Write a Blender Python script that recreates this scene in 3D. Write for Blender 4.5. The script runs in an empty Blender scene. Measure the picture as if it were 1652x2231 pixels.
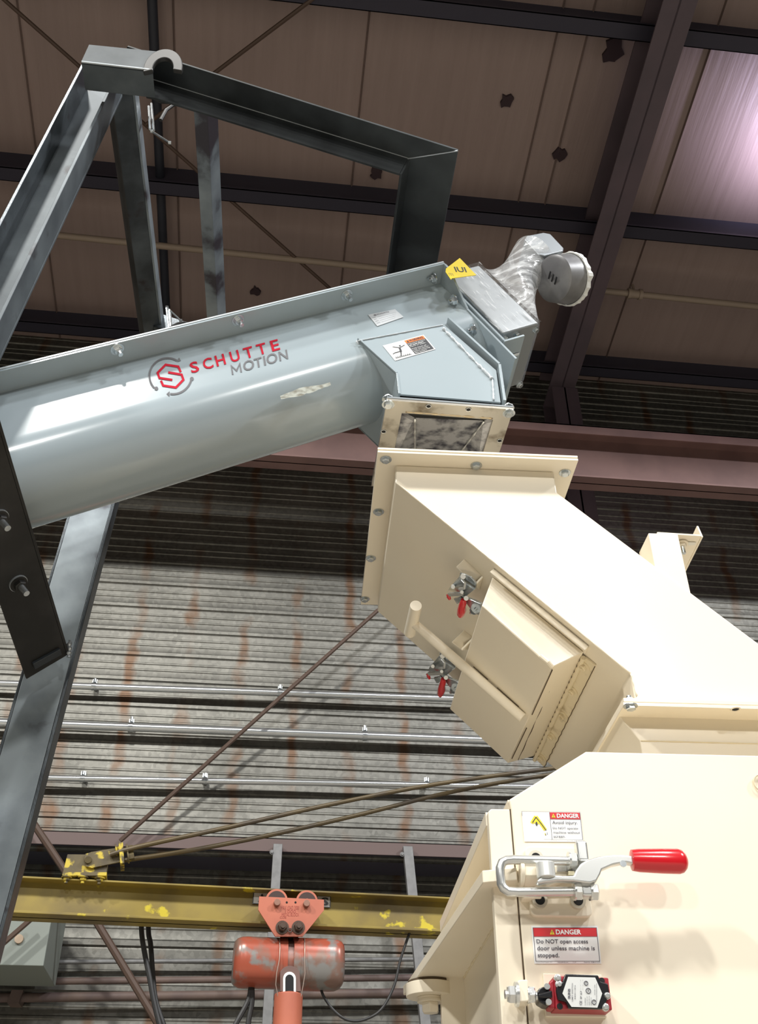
import bpy, bmesh, math, random
from mathutils import Vector, Matrix, noise as mnoise
from math import sin, cos, tan, pi, sqrt, radians, atan2

# ------------------------------------------------------------------ camera
random.seed(7)
EYE = Vector((0, 0, 1.6))
PITCH, YAW, ROLL, FOC = radians(36.53), radians(6.91), radians(-.42), 2260.0
CX, CY = 826.0, 1115.5
F = Vector((sin(YAW) * cos(PITCH), cos(YAW) * cos(PITCH), sin(PITCH)))
_r = Vector((cos(YAW), -sin(YAW), 0)); _u = _r.cross(F)
R = cos(ROLL) * _r + sin(ROLL) * _u
U = -sin(ROLL) * _r + cos(ROLL) * _u
scene = bpy.context.scene
COL = scene.collection
cam = bpy.data.cameras.new('camera'); camo = bpy.data.objects.new('camera', cam); COL.objects.link(camo)
camo.matrix_world = Matrix(((R.x, U.x, -F.x, EYE.x), (R.y, U.y, -F.y, EYE.y), (R.z, U.z, -F.z, EYE.z), (0, 0, 0, 1)))
cam.sensor_fit = 'VERTICAL'; cam.sensor_height = 24; cam.sensor_width = 24; cam.lens = FOC / 2231 * 24; cam.clip_start = .02
scene.camera = camo
# ------------------------------------------------------------------ world, lights, exposure
w = bpy.data.worlds.new('hall_air'); scene.world = w; w.use_nodes = True
w.node_tree.nodes['Background'].inputs[0].default_value = (.55, .58, .66, 1)
w.node_tree.nodes['Background'].inputs[1].default_value = .05
scene.view_settings.view_transform = 'Standard'; scene.view_settings.look = 'None'
scene.view_settings.exposure = 0.0; scene.view_settings.gamma = 1.0; scene.view_settings.use_curve_mapping = False
def spot(name, loc, watts, col, size=180, blend=.03, radius=.2, up=False, rot=None):
    l = bpy.data.lights.new(name, 'SPOT'); l.energy = watts; l.color = col; l.spot_size = radians(size); l.spot_blend = blend
    l.shadow_soft_size = radius
    o = bpy.data.objects.new(name, l); COL.objects.link(o); o.location = Vector(loc) + EYE
    if up: o.rotation_euler = (pi, 0, 0)
    if rot: o.rotation_euler = rot
    return o
WHITE = (1.0, .985, .94)
LZ, LY, CUT = 6.3, -1.9, 13.8     # row of hooded high bay lamps over the aisle behind the camera; the hoods cut the light off above CUT degrees below level
def bay(name, x, watts, col=WHITE, radius=.24):
    return spot(name, (x, LY, LZ), watts, col, size=180 - 2 * CUT, radius=radius, blend=.02)
bay('key_bay_light', -1.5, 1150)
bay('bay_light_west', -5.5, 1550)
bay('bay_light_east', 2.6, 720, (.97, .98, 1.0))
bay('bay_light_far_east', 6.6, 1500, (.97, .98, 1.0))
for nm_, x_ in (('rear_bay_light_west', -5.0), ('rear_bay_light', -.6), ('rear_bay_light_east', 3.6)):
    spot(nm_, (x_, -9.5, 6.2), 920, WHITE, size=152, blend=.25, radius=.3)
spot('bay_uplight', (3.42, 3.75, 5.95), 44, (.74, .70, 1.0), size=160, blend=.4, radius=.12, up=True)

# ------------------------------------------------------------------ materials
_M = {}
def nt(name):
    m = bpy.data.materials.new(name); m.use_nodes = True
    t = m.node_tree; b = t.nodes['Principled BSDF']
    return m, t, b
def mat(name, c, rough=.5, metal=0.0, c2=None, scale=8, lo=.4, hi=.65, bump=0.0, bscale=60, stretch=(1, 1, 1), coat=0, c3=None, s3=3, lo3=.6, hi3=.7, alpha=1, detail=6, r2=None, bdist=.002, spec=.5):
    if name in _M: return _M[name]
    m, t, b = nt(name); N = t.nodes; L = t.links
    b.inputs['Base Color'].default_value = (*c, 1); b.inputs['Roughness'].default_value = rough
    b.inputs['Metallic'].default_value = metal; b.inputs['Coat Weight'].default_value = coat; b.inputs['Coat Roughness'].default_value = .12
    b.inputs['Alpha'].default_value = alpha; b.inputs['Specular IOR Level'].default_value = spec
    tc = N.new('ShaderNodeTexCoord'); mp = N.new('ShaderNodeMapping'); mp.inputs['Scale'].default_value = stretch
    L.new(tc.outputs['Object'], mp.inputs['Vector'])
    def ramp(sc, a, z, det=detail):
        n = N.new('ShaderNodeTexNoise'); n.inputs['Scale'].default_value = sc; n.inputs['Detail'].default_value = det
        L.new(mp.outputs[0], n.inputs['Vector'])
        r = N.new('ShaderNodeMapRange'); r.inputs['From Min'].default_value = a; r.inputs['From Max'].default_value = z
        L.new(n.outputs['Fac'], r.inputs['Value']); return r.outputs[0]
    src = None
    if c2:
        mx = N.new('ShaderNodeMix'); mx.data_type = 'RGBA'; f = ramp(scale, lo, hi)
        L.new(f, mx.inputs['Factor']); mx.inputs['A'].default_value = (*c, 1); mx.inputs['B'].default_value = (*c2, 1); src = mx.outputs['Result']
        if r2 is not None:
            rr = N.new('ShaderNodeMapRange'); rr.inputs['To Min'].default_value = rough; rr.inputs['To Max'].default_value = r2
            L.new(f, rr.inputs['Value']); L.new(rr.outputs[0], b.inputs['Roughness'])
    if c3:
        mx = N.new('ShaderNodeMix'); mx.data_type = 'RGBA'; L.new(ramp(s3, lo3, hi3), mx.inputs['Factor'])
        if src: L.new(src, mx.inputs['A'])
        else: mx.inputs['A'].default_value = (*c, 1)
        mx.inputs['B'].default_value = (*c3, 1); src = mx.outputs['Result']
    if src: L.new(src, b.inputs['Base Color'])
    if bump:
        n = N.new('ShaderNodeTexNoise'); n.inputs['Scale'].default_value = bscale; n.inputs['Detail'].default_value = 4
        L.new(mp.outputs[0], n.inputs['Vector'])
        bp = N.new('ShaderNodeBump'); bp.inputs['Strength'].default_value = bump; bp.inputs['Distance'].default_value = bdist
        L.new(n.outputs['Fac'], bp.inputs['Height']); L.new(bp.outputs[0], b.inputs['Normal'])
    _M[name] = m; return m
CREAM = mat('cream_paint', (.89, .81, .655), .38, c2=(.87, .78, .62), scale=3, coat=.15, c3=(.78, .72, .60), s3=9, lo3=.72, hi3=.8)
CREAMD = mat('cream_dirty_paint', (.78, .68, .48), .42, c2=(.50, .40, .24), scale=40, lo=.58, hi=.75)
SEAM = mat('dark_seam', (.10, .07, .04), .8)
GREY = mat('grey_paint', (.37, .435, .47), .2, c2=(.35, .415, .445), scale=3, coat=.3)
GREYD = mat('grey_bead', (.55, .60, .63), .2, coat=.6, bump=1, bscale=120)
STEEL = mat('mill_steel', (.045, .053, .06), .36, .5, c2=(.12, .14, .155), scale=7, lo=.42, hi=.66, c3=(.04, .035, .04), s3=14, lo3=.62, hi3=.7, bump=.15, bscale=200)
MILL = mat('dark_mill_scale', (.014, .017, .019), .55, .0, c2=(.045, .053, .058), scale=7, lo=.42, hi=.7, spec=.3)
LEGS = mat('leg_steel', (.085, .10, .112), .5, .2, c2=(.15, .175, .19), scale=8, lo=.42, hi=.66, c3=(.05, .05, .055), s3=12, lo3=.62, hi3=.7, spec=.3)
STEELL = mat('scoured_steel', (.26, .30, .325), .45, .3, c2=(.11, .13, .15), scale=9, lo=.4, hi=.7, c3=(.05, .045, .055), s3=9, lo3=.57, hi3=.66)
STEELK = mat('black_steel', (.018, .018, .017), .5, .3, c2=(.045, .043, .042), scale=9, lo=.4, hi=.7)
EDGE = mat('cut_steel_edge', (.5, .54, .57), .3, .7)
ZINC = mat('zinc', (.72, .76, .78), .22, .9, c2=(.5, .54, .55), scale=60)
CHROME = mat('plated_metal', (.72, .73, .71), .26, .75)
INOX = mat('stainless', (.62, .58, .50), .28, .85, c2=(.22, .18, .13), scale=22, lo=.5, hi=.68, r2=.4)
INOXI = mat('inner_stainless', (.55, .55, .56), .3, .7, c2=(.10, .10, .12), scale=45, lo=.44, hi=.66)
RED = mat('red_vinyl', (.62, .012, .02), .22, coat=.5)
REDM = mat('red_casting', (.36, .018, .03), .4)
BLACK = mat('black_plastic', (.012, .012, .014), .25)
DARK = mat('hole_black', (.006, .006, .006), .8)
WHITEM = mat('white_vinyl', (.86, .87, .86), .35)
LRED = mat('label_red', (.60, .012, .02), .35)
LBLK = mat('label_black', (.035, .037, .042), .4)
LGREY = mat('logo_grey', (.17, .17, .18), .8, spec=.1)
LOGOR = mat('logo_red', (.50, .018, .038), .8, spec=.1)
LORG = mat('label_orange', (.85, .20, .03), .4)
LYEL = mat('label_yellow', (.88, .68, .02), .4)
LSIL = mat('label_silver', (.55, .58, .60), .4)
YBEAM = mat('yellow_beam_paint', (.31, .23, .045), .5, c2=(.13, .095, .04), scale=4, lo=.42, hi=.68, c3=(.62, .50, .03), s3=11, lo3=.635, hi3=.67, stretch=(1, 1, 1))
YGRM = mat('grimy_yellow', (.13, .10, .045), .6, c2=(.07, .055, .035), scale=12, c3=(.60, .46, .05), s3=22, lo3=.54, hi3=.60)
ROD = mat('grimy_rod', (.13, .095, .045), .5, .2, c2=(.07, .055, .04), scale=6, c3=(.5, .38, .03), s3=5, lo3=.66, hi3=.7)
ORNG = mat('orange_paint', (.56, .17, .10), .45, c2=(.45, .13, .08), scale=5, c3=(.25, .10, .07), s3=8, lo3=.64, hi3=.72)
ORNGH = mat('worn_orange_housing', (.42, .10, .058), .28, .15, c2=(.26, .16, .125), scale=9, lo=.46, hi=.58, c3=(.26, .25, .235), s3=13, lo3=.54, hi3=.62)
MAROON = mat('red_primer', (.25, .145, .13), .5, c2=(.20, .115, .105), scale=4)
MAROOND = mat('dusty_primer', (.13, .095, .112), .55, c2=(.105, .08, .095), scale=3)
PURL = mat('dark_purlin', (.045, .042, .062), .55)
GALV = mat('galvanised_channel', (.25, .25, .25), .5, .25, c2=(.2, .2, .2), scale=20)
COND = mat('conduit', (.74, .77, .78), .24, .85)
BROWN = mat('brown_rod', (.10, .062, .045), .6)
SPRK = mat('sprinkler_pipe', (.36, .28, .215), .55)
RUST = mat('rusty_pipe', (.17, .12, .10), .6, c2=(.12, .085, .08), scale=6)
RUBBER = mat('black_rubber', (.03, .03, .03), .5)
BOXG = mat('grey_green_box', (.26, .29, .26), .5)
CONC = mat('concrete', (.42, .385, .33), .7, c2=(.36, .33, .28), scale=2)
TAPE = mat('frayed_white_tape', (.8, .81, .78), .5, bump=1, bscale=90)

def film_material(name, a0, a1, fu, fv, bump, axis_u, axis_v, lo=.45, hi=.72):
    m, t, b = nt(name); N = t.nodes; L = t.links
    b.inputs['Base Color'].default_value = (.86, .88, .89, 1); b.inputs['Roughness'].default_value = .13
    b.inputs['Specular IOR Level'].default_value = .8
    tc = N.new('ShaderNodeTexCoord'); cb = N.new('ShaderNodeCombineXYZ')
    for k, (ax, f) in enumerate(((axis_u, fu), (axis_v, fv))):
        d = N.new('ShaderNodeVectorMath'); d.operation = 'DOT_PRODUCT'; L.new(tc.outputs['Object'], d.inputs[0]); d.inputs[1].default_value = tuple(q * f for q in ax); L.new(d.outputs['Value'], cb.inputs[k])
    n = N.new('ShaderNodeTexNoise'); n.inputs['Scale'].default_value = 1; n.inputs['Detail'].default_value = 4; n.inputs['Distortion'].default_value = .6
    L.new(cb.outputs[0], n.inputs['Vector'])
    bp = N.new('ShaderNodeBump'); bp.inputs['Strength'].default_value = bump; bp.inputs['Distance'].default_value = .004
    L.new(n.outputs['Fac'], bp.inputs['Height']); L.new(bp.outputs[0], b.inputs['Normal'])
    r = N.new('ShaderNodeMapRange'); r.inputs['From Min'].default_value = lo; r.inputs['From Max'].default_value = hi
    r.inputs['To Min'].default_value = a0; r.inputs['To Max'].default_value = a1
    L.new(n.outputs['Fac'], r.inputs['Value']); L.new(r.outputs[0], b.inputs['Alpha'])
    return m
_ax = (.868, .064, .492); _an = (-.496, .093, .863); _ad = (-.009, .994, -.113)
FILM = film_material('clear_film', .22, .7, 70, 22, .8, _an, _ax)
FILMH = film_material('streaked_film', .03, .75, 170, 26, .5, _ax, _an, .58, .74)

def wall_material(name, x0, dx, base, dark):
    """galvanised corrugated sheet with rust columns along the screw lines"""
    m, t, b = nt(name); N = t.nodes; L = t.links
    b.inputs['Metallic'].default_value = .6; b.inputs['Roughness'].default_value = .45
    tc = N.new('ShaderNodeTexCoord'); sx = N.new('ShaderNodeSeparateXYZ'); L.new(tc.outputs['Object'], sx.inputs[0])
    v = N.new('ShaderNodeTexVoronoi'); v.inputs['Scale'].default_value = 46; L.new(tc.outputs['Object'], v.inputs['Vector'])
    n1 = N.new('ShaderNodeTexNoise'); n1.inputs['Scale'].default_value = 2.2; n1.inputs['Detail'].default_value = 5; L.new(tc.outputs['Object'], n1.inputs['Vector'])
    mx = N.new('ShaderNodeMix'); mx.data_type = 'RGBA'; mx.inputs['A'].default_value = (*base, 1); mx.inputs['B'].default_value = (*dark, 1)
    a = N.new('ShaderNodeMath'); a.operation = 'MULTIPLY_ADD'; L.new(v.outputs['Color'], a.inputs[0]); a.inputs[1].default_value = .45
    L.new(n1.outputs['Fac'], a.inputs[2])
    mr0 = N.new('ShaderNodeMapRange'); mr0.inputs['From Min'].default_value = .4; mr0.inputs['From Max'].default_value = 1.0
    L.new(a.outputs[0], mr0.inputs['Value']); L.new(mr0.outputs[0], mx.inputs['Factor'])
    # distance to nearest screw line
    def M_(op, *args):
        q = N.new('ShaderNodeMath'); q.operation = op
        for i, s in enumerate(args):
            if isinstance(s, (int, float)): q.inputs[i].default_value = s
            else: L.new(s, q.inputs[i])
        return q.outputs[0]
    n2 = N.new('ShaderNodeTexNoise'); n2.inputs['Scale'].default_value = 5; L.new(tc.outputs['Object'], n2.inputs['Vector'])
    xs = M_('ADD', sx.outputs[0], M_('MULTIPLY', M_('SUBTRACT', n2.outputs['Fac'], .5), .14))
    fr = M_('FRACT', M_('DIVIDE', M_('SUBTRACT', xs, x0), dx))
    d = M_('ABSOLUTE', M_('SUBTRACT', fr, .5))
    mr = N.new('ShaderNodeMapRange'); mr.inputs['From Min'].default_value = .13; mr.inputs['From Max'].default_value = .04; L.new(d, mr.inputs['Value'])
    mp = N.new('ShaderNodeMapping'); mp.inputs['Scale'].default_value = (2.9, 0, 3.3); L.new(tc.outputs['Object'], mp.inputs['Vector'])
    n3 = N.new('ShaderNodeTexNoise'); n3.inputs['Scale'].default_value = 1.0; n3.inputs['Detail'].default_value = 3; L.new(mp.outputs[0], n3.inputs['Vector'])
    mr3 = N.new('ShaderNodeMapRange'); mr3.inputs['From Min'].default_value = .42; mr3.inputs['From Max'].default_value = .62; L.new(n3.outputs['Fac'], mr3.inputs['Value'])
    f = M_('MULTIPLY', M_('MULTIPLY', mr.outputs[0], mr3.outputs[0]), .85)
    m2 = N.new('ShaderNodeMix'); m2.data_type = 'RGBA'; L.new(f, m2.inputs['Factor']); L.new(mx.outputs['Result'], m2.inputs['A']); m2.inputs['B'].default_value = (.13, .068, .035, 1)
    L.new(m2.outputs['Result'], b.inputs['Base Color'])
    return m
WALLM = wall_material('rust_streaked_sheet', -1.72, .345, (.215, .21, .187), (.125, .122, .108))

def roof_material():
    m, t, b = nt('insulation_blanket'); N = t.nodes; L = t.links
    b.inputs['Roughness'].default_value = .5
    tc = N.new('ShaderNodeTexCoord'); mp = N.new('ShaderNodeMapping'); mp.inputs['Scale'].default_value = (9, .5, .5); L.new(tc.outputs['Object'], mp.inputs['Vector'])
    n = N.new('ShaderNodeTexNoise'); n.inputs['Scale'].default_value = 2.4; n.inputs['Detail'].default_value = 5; L.new(mp.outputs[0], n.inputs['Vector'])
    mx = N.new('ShaderNodeMix'); mx.data_type = 'RGBA'; L.new(n.outputs['Fac'], mx.inputs['Factor']); mx.inputs['A'].default_value = (.30, .22, .198, 1); mx.inputs['B'].default_value = (.38, .285, .258, 1)
    L.new(mx.outputs['Result'], b.inputs['Base Color'])
    bp = N.new('ShaderNodeBump'); bp.inputs['Strength'].default_value = .22; bp.inputs['Distance'].default_value = .03; L.new(n.outputs['Fac'], bp.inputs['Height']); L.new(bp.outputs[0], b.inputs['Normal'])
    return m
ROOFM = roof_material()

# ------------------------------------------------------------------ geometry helpers (all coordinates are metres from the eye point)
def V(*a): return Vector(a)
def ray(px, py): return F + R * ((px - CX) / FOC) - U * ((py - CY) / FOC)
def onp(px, py, n, d):
    r = ray(px, py); return r * (d / r.dot(n))
def Py(px, py, y): return onp(px, py, V(0, 1, 0), y)
def Pz(px, py, z): return onp(px, py, V(0, 0, 1), z)
def fit_y(pts, y): return [Py(a, b, y) for a, b in pts]

class MB:
    def __init__(s): s.v = []; s.f = []; s.mi = []; s.mats = []
    def m(s, mt):
        if mt not in s.mats: s.mats.append(mt)
        return s.mats.index(mt)
    def add(s, vs, fs, mt):
        o = len(s.v); s.v += [Vector(x) for x in vs]; k = s.m(mt)
        for f in fs: s.f.append([i + o for i in f]); s.mi.append(k)
        return s
    def poly(s, pts, mt): return s.add(pts, [list(range(len(pts)))], mt)
    def prism(s, pts, vec, mt, cap=True, capm=None):
        n = len(pts); vec = Vector(vec); vs = list(pts) + [Vector(p) + vec for p in pts]
        fs = [[i, (i + 1) % n, n + (i + 1) % n, n + i] for i in range(n)]
        s.add(vs, fs + ([list(range(n)), list(range(2 * n - 1, n - 1, -1))] if cap and not capm else []), mt)
        if capm: s.add(vs, [list(range(n)), list(range(2 * n - 1, n - 1, -1))], capm)
        return s
    def box(s, o, a, b, c, mt):
        o, a, b, c = map(Vector, (o, a, b, c)); return s.prism([o, o + a, o + a + b, o + b], c, mt)
    def aabb(s, x0, x1, y0, y1, z0, z1, mt): return s.box((x0, y0, z0), (x1 - x0, 0, 0), (0, y1 - y0, 0), (0, 0, z1 - z0), mt)
    def tube(s, pts, r, mt, n=10, cap=True):
        pts = [Vector(p) for p in pts]; rs = r if isinstance(r, (list, tuple)) else [r] * len(pts)
        vs = []; prev = None
        for i, p in enumerate(pts):
            d = (pts[min(i + 1, len(pts) - 1)] - pts[max(i - 1, 0)]).normalized()
            if prev is None: a = d.orthogonal().normalized()
            else:
                a = prev - d * prev.dot(d); a = a.normalized() if a.length > 1e-6 else d.orthogonal().normalized()
            prev = a; b = d.cross(a)
            for k in range(n):
                t = 2 * pi * k / n; vs.append(p + (a * cos(t) + b * sin(t)) * rs[i])
        fs = [[i * n + k, i * n + (k + 1) % n, (i + 1) * n + (k + 1) % n, (i + 1) * n + k] for i in range(len(pts) - 1) for k in range(n)]
        if cap: fs += [list(range(n)), list(range(len(pts) * n - 1, (len(pts) - 1) * n - 1, -1))]
        return s.add(vs, fs, mt)
    def cyl(s, a, b, r, mt, n=20): return s.tube([a, b], r, mt, n)
    def torus(s, c, ax, R0, r, mt, n=28, a0=0, a1=2 * pi, ref=None, k=10):
        c = Vector(c); ax = Vector(ax).normalized(); u = (Vector(ref) if ref else ax.orthogonal()); u = (u - ax * u.dot(ax)).normalized(); w_ = ax.cross(u)
        pts = [c + (u * cos(a0 + (a1 - a0) * i / n) + w_ * sin(a0 + (a1 - a0) * i / n)) * R0 for i in range(n + 1)]
        return s.tube(pts, r, mt, k)
    def ring(s, outer, inner, vec, mt):
        n = len(outer); vec = Vector(vec); o = [Vector(p) for p in outer]; i_ = [Vector(p) for p in inner]
        vs = o + i_ + [p + vec for p in o] + [p + vec for p in i_]; fs = []
        for k in range(n):
            j = (k + 1) % n
            fs += [[k, j, n + j, n + k], [2 * n + k, 2 * n + j, 3 * n + j, 3 * n + k], [k, j, 2 * n + j, 2 * n + k], [n + k, n + j, 3 * n + j, 3 * n + k]]
        return s.add(vs, fs, mt)
    def hexa(s, p, ax, r, h, mt, ref=None, stud=0, ws=1.45):
        p = Vector(p); ax = Vector(ax).normalized(); a = Vector(ref) if ref else ax.orthogonal(); a = (a - ax * a.dot(ax)).normalized(); b = ax.cross(a)
        def rg(rr, q, n): return [q + (a * cos(2 * pi * k / n) + b * sin(2 * pi * k / n)) * rr for k in range(n)]
        s.prism(rg(r * ws, p - ax * .0003, 20), ax * (h * .22), mt)
        vs = rg(r, p + ax * h * .2, 6) + rg(r, p + ax * h * .85, 6) + rg(r * .86, p + ax * h, 6)
        fs = [[i + 6 * l, (i + 1) % 6 + 6 * l, (i + 1) % 6 + 6 * l + 6, i + 6 * l + 6] for l in (0, 1) for i in range(6)] + [list(range(6)), list(range(17, 11, -1))]
        s.add(vs, fs, mt)
        if stud: s.tube([p + ax * h * .9, p + ax * (h + stud)], r * .5, mt, 10)
        return s
    def quadpatch(s, Q, u0, v0, u1, v1, mt, off=0): return s.poly([Q(u0, v0, off), Q(u1, v0, off), Q(u1, v1, off), Q(u0, v1, off)], mt)
    def build(s, name, parent=None, bev=0, seg=2, smooth=True, normals=True, root=None, sharp=35):
        me = bpy.data.meshes.new(name)
        org = Vector((0, 0, 0))
        rt = root_of(parent) if parent else None
        if rt is not None: org = ORG[rt.name]
        elif root is not None: org = Vector(root)
        me.from_pydata([p - org for p in s.v], [], s.f)
        for mt in s.mats: me.materials.append(mt)
        me.polygons.foreach_set('material_index', s.mi)
        if normals:
            bm = bmesh.new(); bm.from_mesh(me); bmesh.ops.recalc_face_normals(bm, faces=bm.faces); bm.to_mesh(me); bm.free()
        if smooth:
            me.polygons.foreach_set('use_smooth', [True] * len(me.polygons)); me.set_sharp_from_angle(angle=radians(sharp))
        me.update()
        o = bpy.data.objects.new(name, me); COL.objects.link(o)
        if parent: o.parent = parent
        else: o.location = org + EYE; ORG[o.name] = org
        if bev:
            b = o.modifiers.new('edge', 'BEVEL'); b.width = bev; b.segments = seg; b.limit_method = 'ANGLE'; b.angle_limit = radians(40); b.harden_normals = True
        return o
ORG = {}
def root_of(o):
    while o.parent: o = o.parent
    return o
def tag(o, label, cat=None, group=None, kind=None):
    o['label'] = label
    if cat: o['category'] = cat
    if group: o['group'] = group
    if kind: o['kind'] = kind
    return o
def thing(name, org, label, cat, group=None):
    o = bpy.data.objects.new(name, None); o.empty_display_size = .1; COL.objects.link(o); org = Vector(org); o.location = org + EYE
    ORG[o.name] = org; return tag(o, label, cat, group)
_TX = {}
def text2d(txt, bold=0.0, spacing=1.0):
    k = (txt, bold, spacing)
    if k in _TX: return _TX[k]
    cu = bpy.data.curves.new('lettering', 'FONT'); cu.body = txt; cu.size = 1; cu.offset = bold; cu.resolution_u = 3; cu.space_character = spacing
    ob = bpy.data.objects.new('lettering', cu); COL.objects.link(ob)
    dg = bpy.context.evaluated_depsgraph_get(); dg.update()
    me = bpy.data.meshes.new_from_object(ob.evaluated_get(dg))
    vs = [(v.co.x, v.co.y) for v in me.vertices]; fs = [list(p.vertices) for p in me.polygons]
    bpy.data.objects.remove(ob); bpy.data.curves.remove(cu); bpy.data.meshes.remove(me)
    x0 = min(v[0] for v in vs); x1 = max(v[0] for v in vs); y0 = min(v[1] for v in vs); y1 = max(v[1] for v in vs)
    vs = [((x - x0) / (x1 - x0), (y - y0) / (y1 - y0)) for x, y in vs]
    _TX[k] = (vs, fs); return _TX[k]
def put_text(mb, fn, txt, mt, bold=0.0, spacing=1.0):
    """fn maps the text's own 0..1 box to a point"""
    vs, fs = text2d(txt, bold, spacing); mb.add([fn(a, b) for a, b in vs], fs, mt)
def curve_pts(pts, n=6):
    pts = [Vector(p) for p in pts]; out = []
    for i in range(len(pts) - 1):
        p0, p1, p2, p3 = pts[max(i - 1, 0)], pts[i], pts[i + 1], pts[min(i + 2, len(pts) - 1)]
        for k in range(n):
            t = k / n; out.append(.5 * (2 * p1 + (p2 - p0) * t + (2 * p0 - 5 * p1 + 4 * p2 - p3) * t * t + (3 * p1 - p0 - 3 * p2 + p3) * t ** 3))
    return out + [pts[-1]]
def quad_fn(c):
    """c = TL, TR, BR, BL points; returns Q(u, v, off): u right 0..1, v down 0..1"""
    tl, tr, br, bl = [Vector(p) for p in c]; n = (tr - tl).cross(bl - tl).normalized()
    if n.dot(tl) > 0: n = -n
    return lambda u, v, off=0: (tl * (1 - u) + tr * u) * (1 - v) + (bl * (1 - u) + br * u) * v + n * off

# ------------------------------------------------------------------ the building
WY = 6.0; ZE = 5.98; SL = .137
def roofz(y): return ZE + (WY - y) * SL
RN = V(0, SL, 1)
def Proof(px, py, drop=0): return onp(px, py, RN, ZE + WY * SL - drop)
XA, XB = -9, 11
m = MB(); m.aabb(-12, 13, -8, 9, -1.75, -1.6, CONC); tag(m.build('floor'), 'bare concrete workshop floor', None, kind='structure')
# roof blanket with sewn seams and torn patches
m = MB(); m.prism([V(XA, WY + .4, roofz(WY + .4)), V(XB, WY + .4, roofz(WY + .4)), V(XB, -5, roofz(-5)), V(XA, -5, roofz(-5))], (0, 0, .08), ROOFM)
seams = [Proof(a, b).x for a, b in ((380, 200), (785, 200), (1172, 245), (1235, 245), (1480, 300), (60, 200))] + [-2.9, 4.4, 5.6]
roof = m.build('ceiling'); tag(roof, 'brown insulation blanket ceiling with sewn seams', None, kind='structure')
SEAMM = mat('blanket_seam', (.26, .19, .165), .8)
for x in seams:
    m = MB(); m.prism([V(x, WY, roofz(WY) - .0), V(x + .014, WY, roofz(WY)), V(x + .007, WY, roofz(WY) - .02)], V(0, -11, 11 * SL), SEAMM); m.build('seam', roof)
for (px, py, r) in ((1103, 223, .045), (1217, 335, .05), (1335, 116, .07), (820, 378, .05), (556, 636, .04)):
    c = Proof(px, py, .02); m = MB(); random.seed(px)
    pts = [c + V(cos(t) * r * random.uniform(.5, 1.35), sin(t) * r * random.uniform(.5, 1.4), -sin(t) * r * SL) for t in [2 * pi * k / 11 for k in range(11)]]
    m.prism(pts, (0, 0, .02), mat('torn_patch', (.05, .03, .035), .9)); m.build('torn_patch', roof)
# liner wall: ribbed sheet, ribs run along X
def ribbed(name, y, z0, z1, pitch, major, label, zoff=0):
    prof = []
    z = z0 + zoff
    unit = [(0, 0), (.03, .001), (.06, -major * .72), (.07, -major), (.19, -major), (.23, -major * .1), (.25, 0), (.45, 0), (.475, -.004), (.52, -.004), (.545, 0), (.70, 0), (.725, -.004), (.77, -.004), (.795, 0), (.995, 0)]
    lap = 0
    while z < z1:
        for a, b in unit: prof.append((y + b, z + a * pitch))
        z += pitch
    n = len(prof); m = MB()
    vs = [V(XA, a, b) for a, b in prof] + [V(XB, a, b) for a, b in prof] + [V(XA, y + .03, prof[-1][1]), V(XB, y + .03, prof[-1][1]), V(XA, y + .03, prof[0][1]), V(XB, y + .03, prof[0][1])]
    fs = [[i, i + 1, n + i + 1, n + i] for i in range(n - 1)] + [[2 * n, 2 * n + 1, 2 * n + 3, 2 * n + 2]]
    m.add(vs, fs, WALLM); return tag(m.build(name, sharp=20), label, None, kind='structure')
PIT = .178
zc = Py(560, 1438, WY).z
zb = Py(640, 1840, WY).z
k = math.floor((zc - zb) / PIT) + 1
ribbed('wall_back', WY, zc - k * PIT - .02, ZE, PIT, .009, 'ribbed galvanised wall lining streaked with rust')
zl = Py(640, 1861, WY).z
ribbed('wall_back', WY + .35, -1.6, zl + .35, PIT * 1.35, .014, 'ribbed galvanised outer wall under the girt')
# girt between the two sheets; near-black purlin colour on its underside paints in the shade
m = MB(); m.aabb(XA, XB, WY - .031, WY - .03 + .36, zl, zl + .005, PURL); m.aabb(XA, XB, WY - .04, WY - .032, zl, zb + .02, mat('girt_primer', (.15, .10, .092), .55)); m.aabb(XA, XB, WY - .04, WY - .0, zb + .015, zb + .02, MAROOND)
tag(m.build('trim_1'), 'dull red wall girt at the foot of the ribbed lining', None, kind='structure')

# purlins, rafter
def purlin(pc, dep, name='roof_purlin', fl=.1, label='', mt=PURL):
    y = pc.y; zt = roofz(y); m = MB()
    m.aabb(XA, XB, y, y + .006, zt - dep, zt, mt); m.aabb(XA, XB, y - fl, y + .006, zt - dep, zt - dep + .006, mt); m.aabb(XA, XB, y - fl, y - fl + .005, zt - dep, zt - dep + .022, mt)
    return m.build(name, root=(1, y, zt))
def purl(pc, dep, lab): return tag(purlin(pc, dep), lab, 'beam', 'purlins under the roof')
purl(Proof(826, 440, .16), .3, 'dark steel roof purlin halfway up the ceiling, behind the steel frame')
purl(Proof(1100, 30, .16), .3, 'dark steel roof purlin highest in the picture')
purl(V(0, WY - .25, 0), .24, 'dark eave purlin where the brown ceiling meets the ribbed wall')
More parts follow.
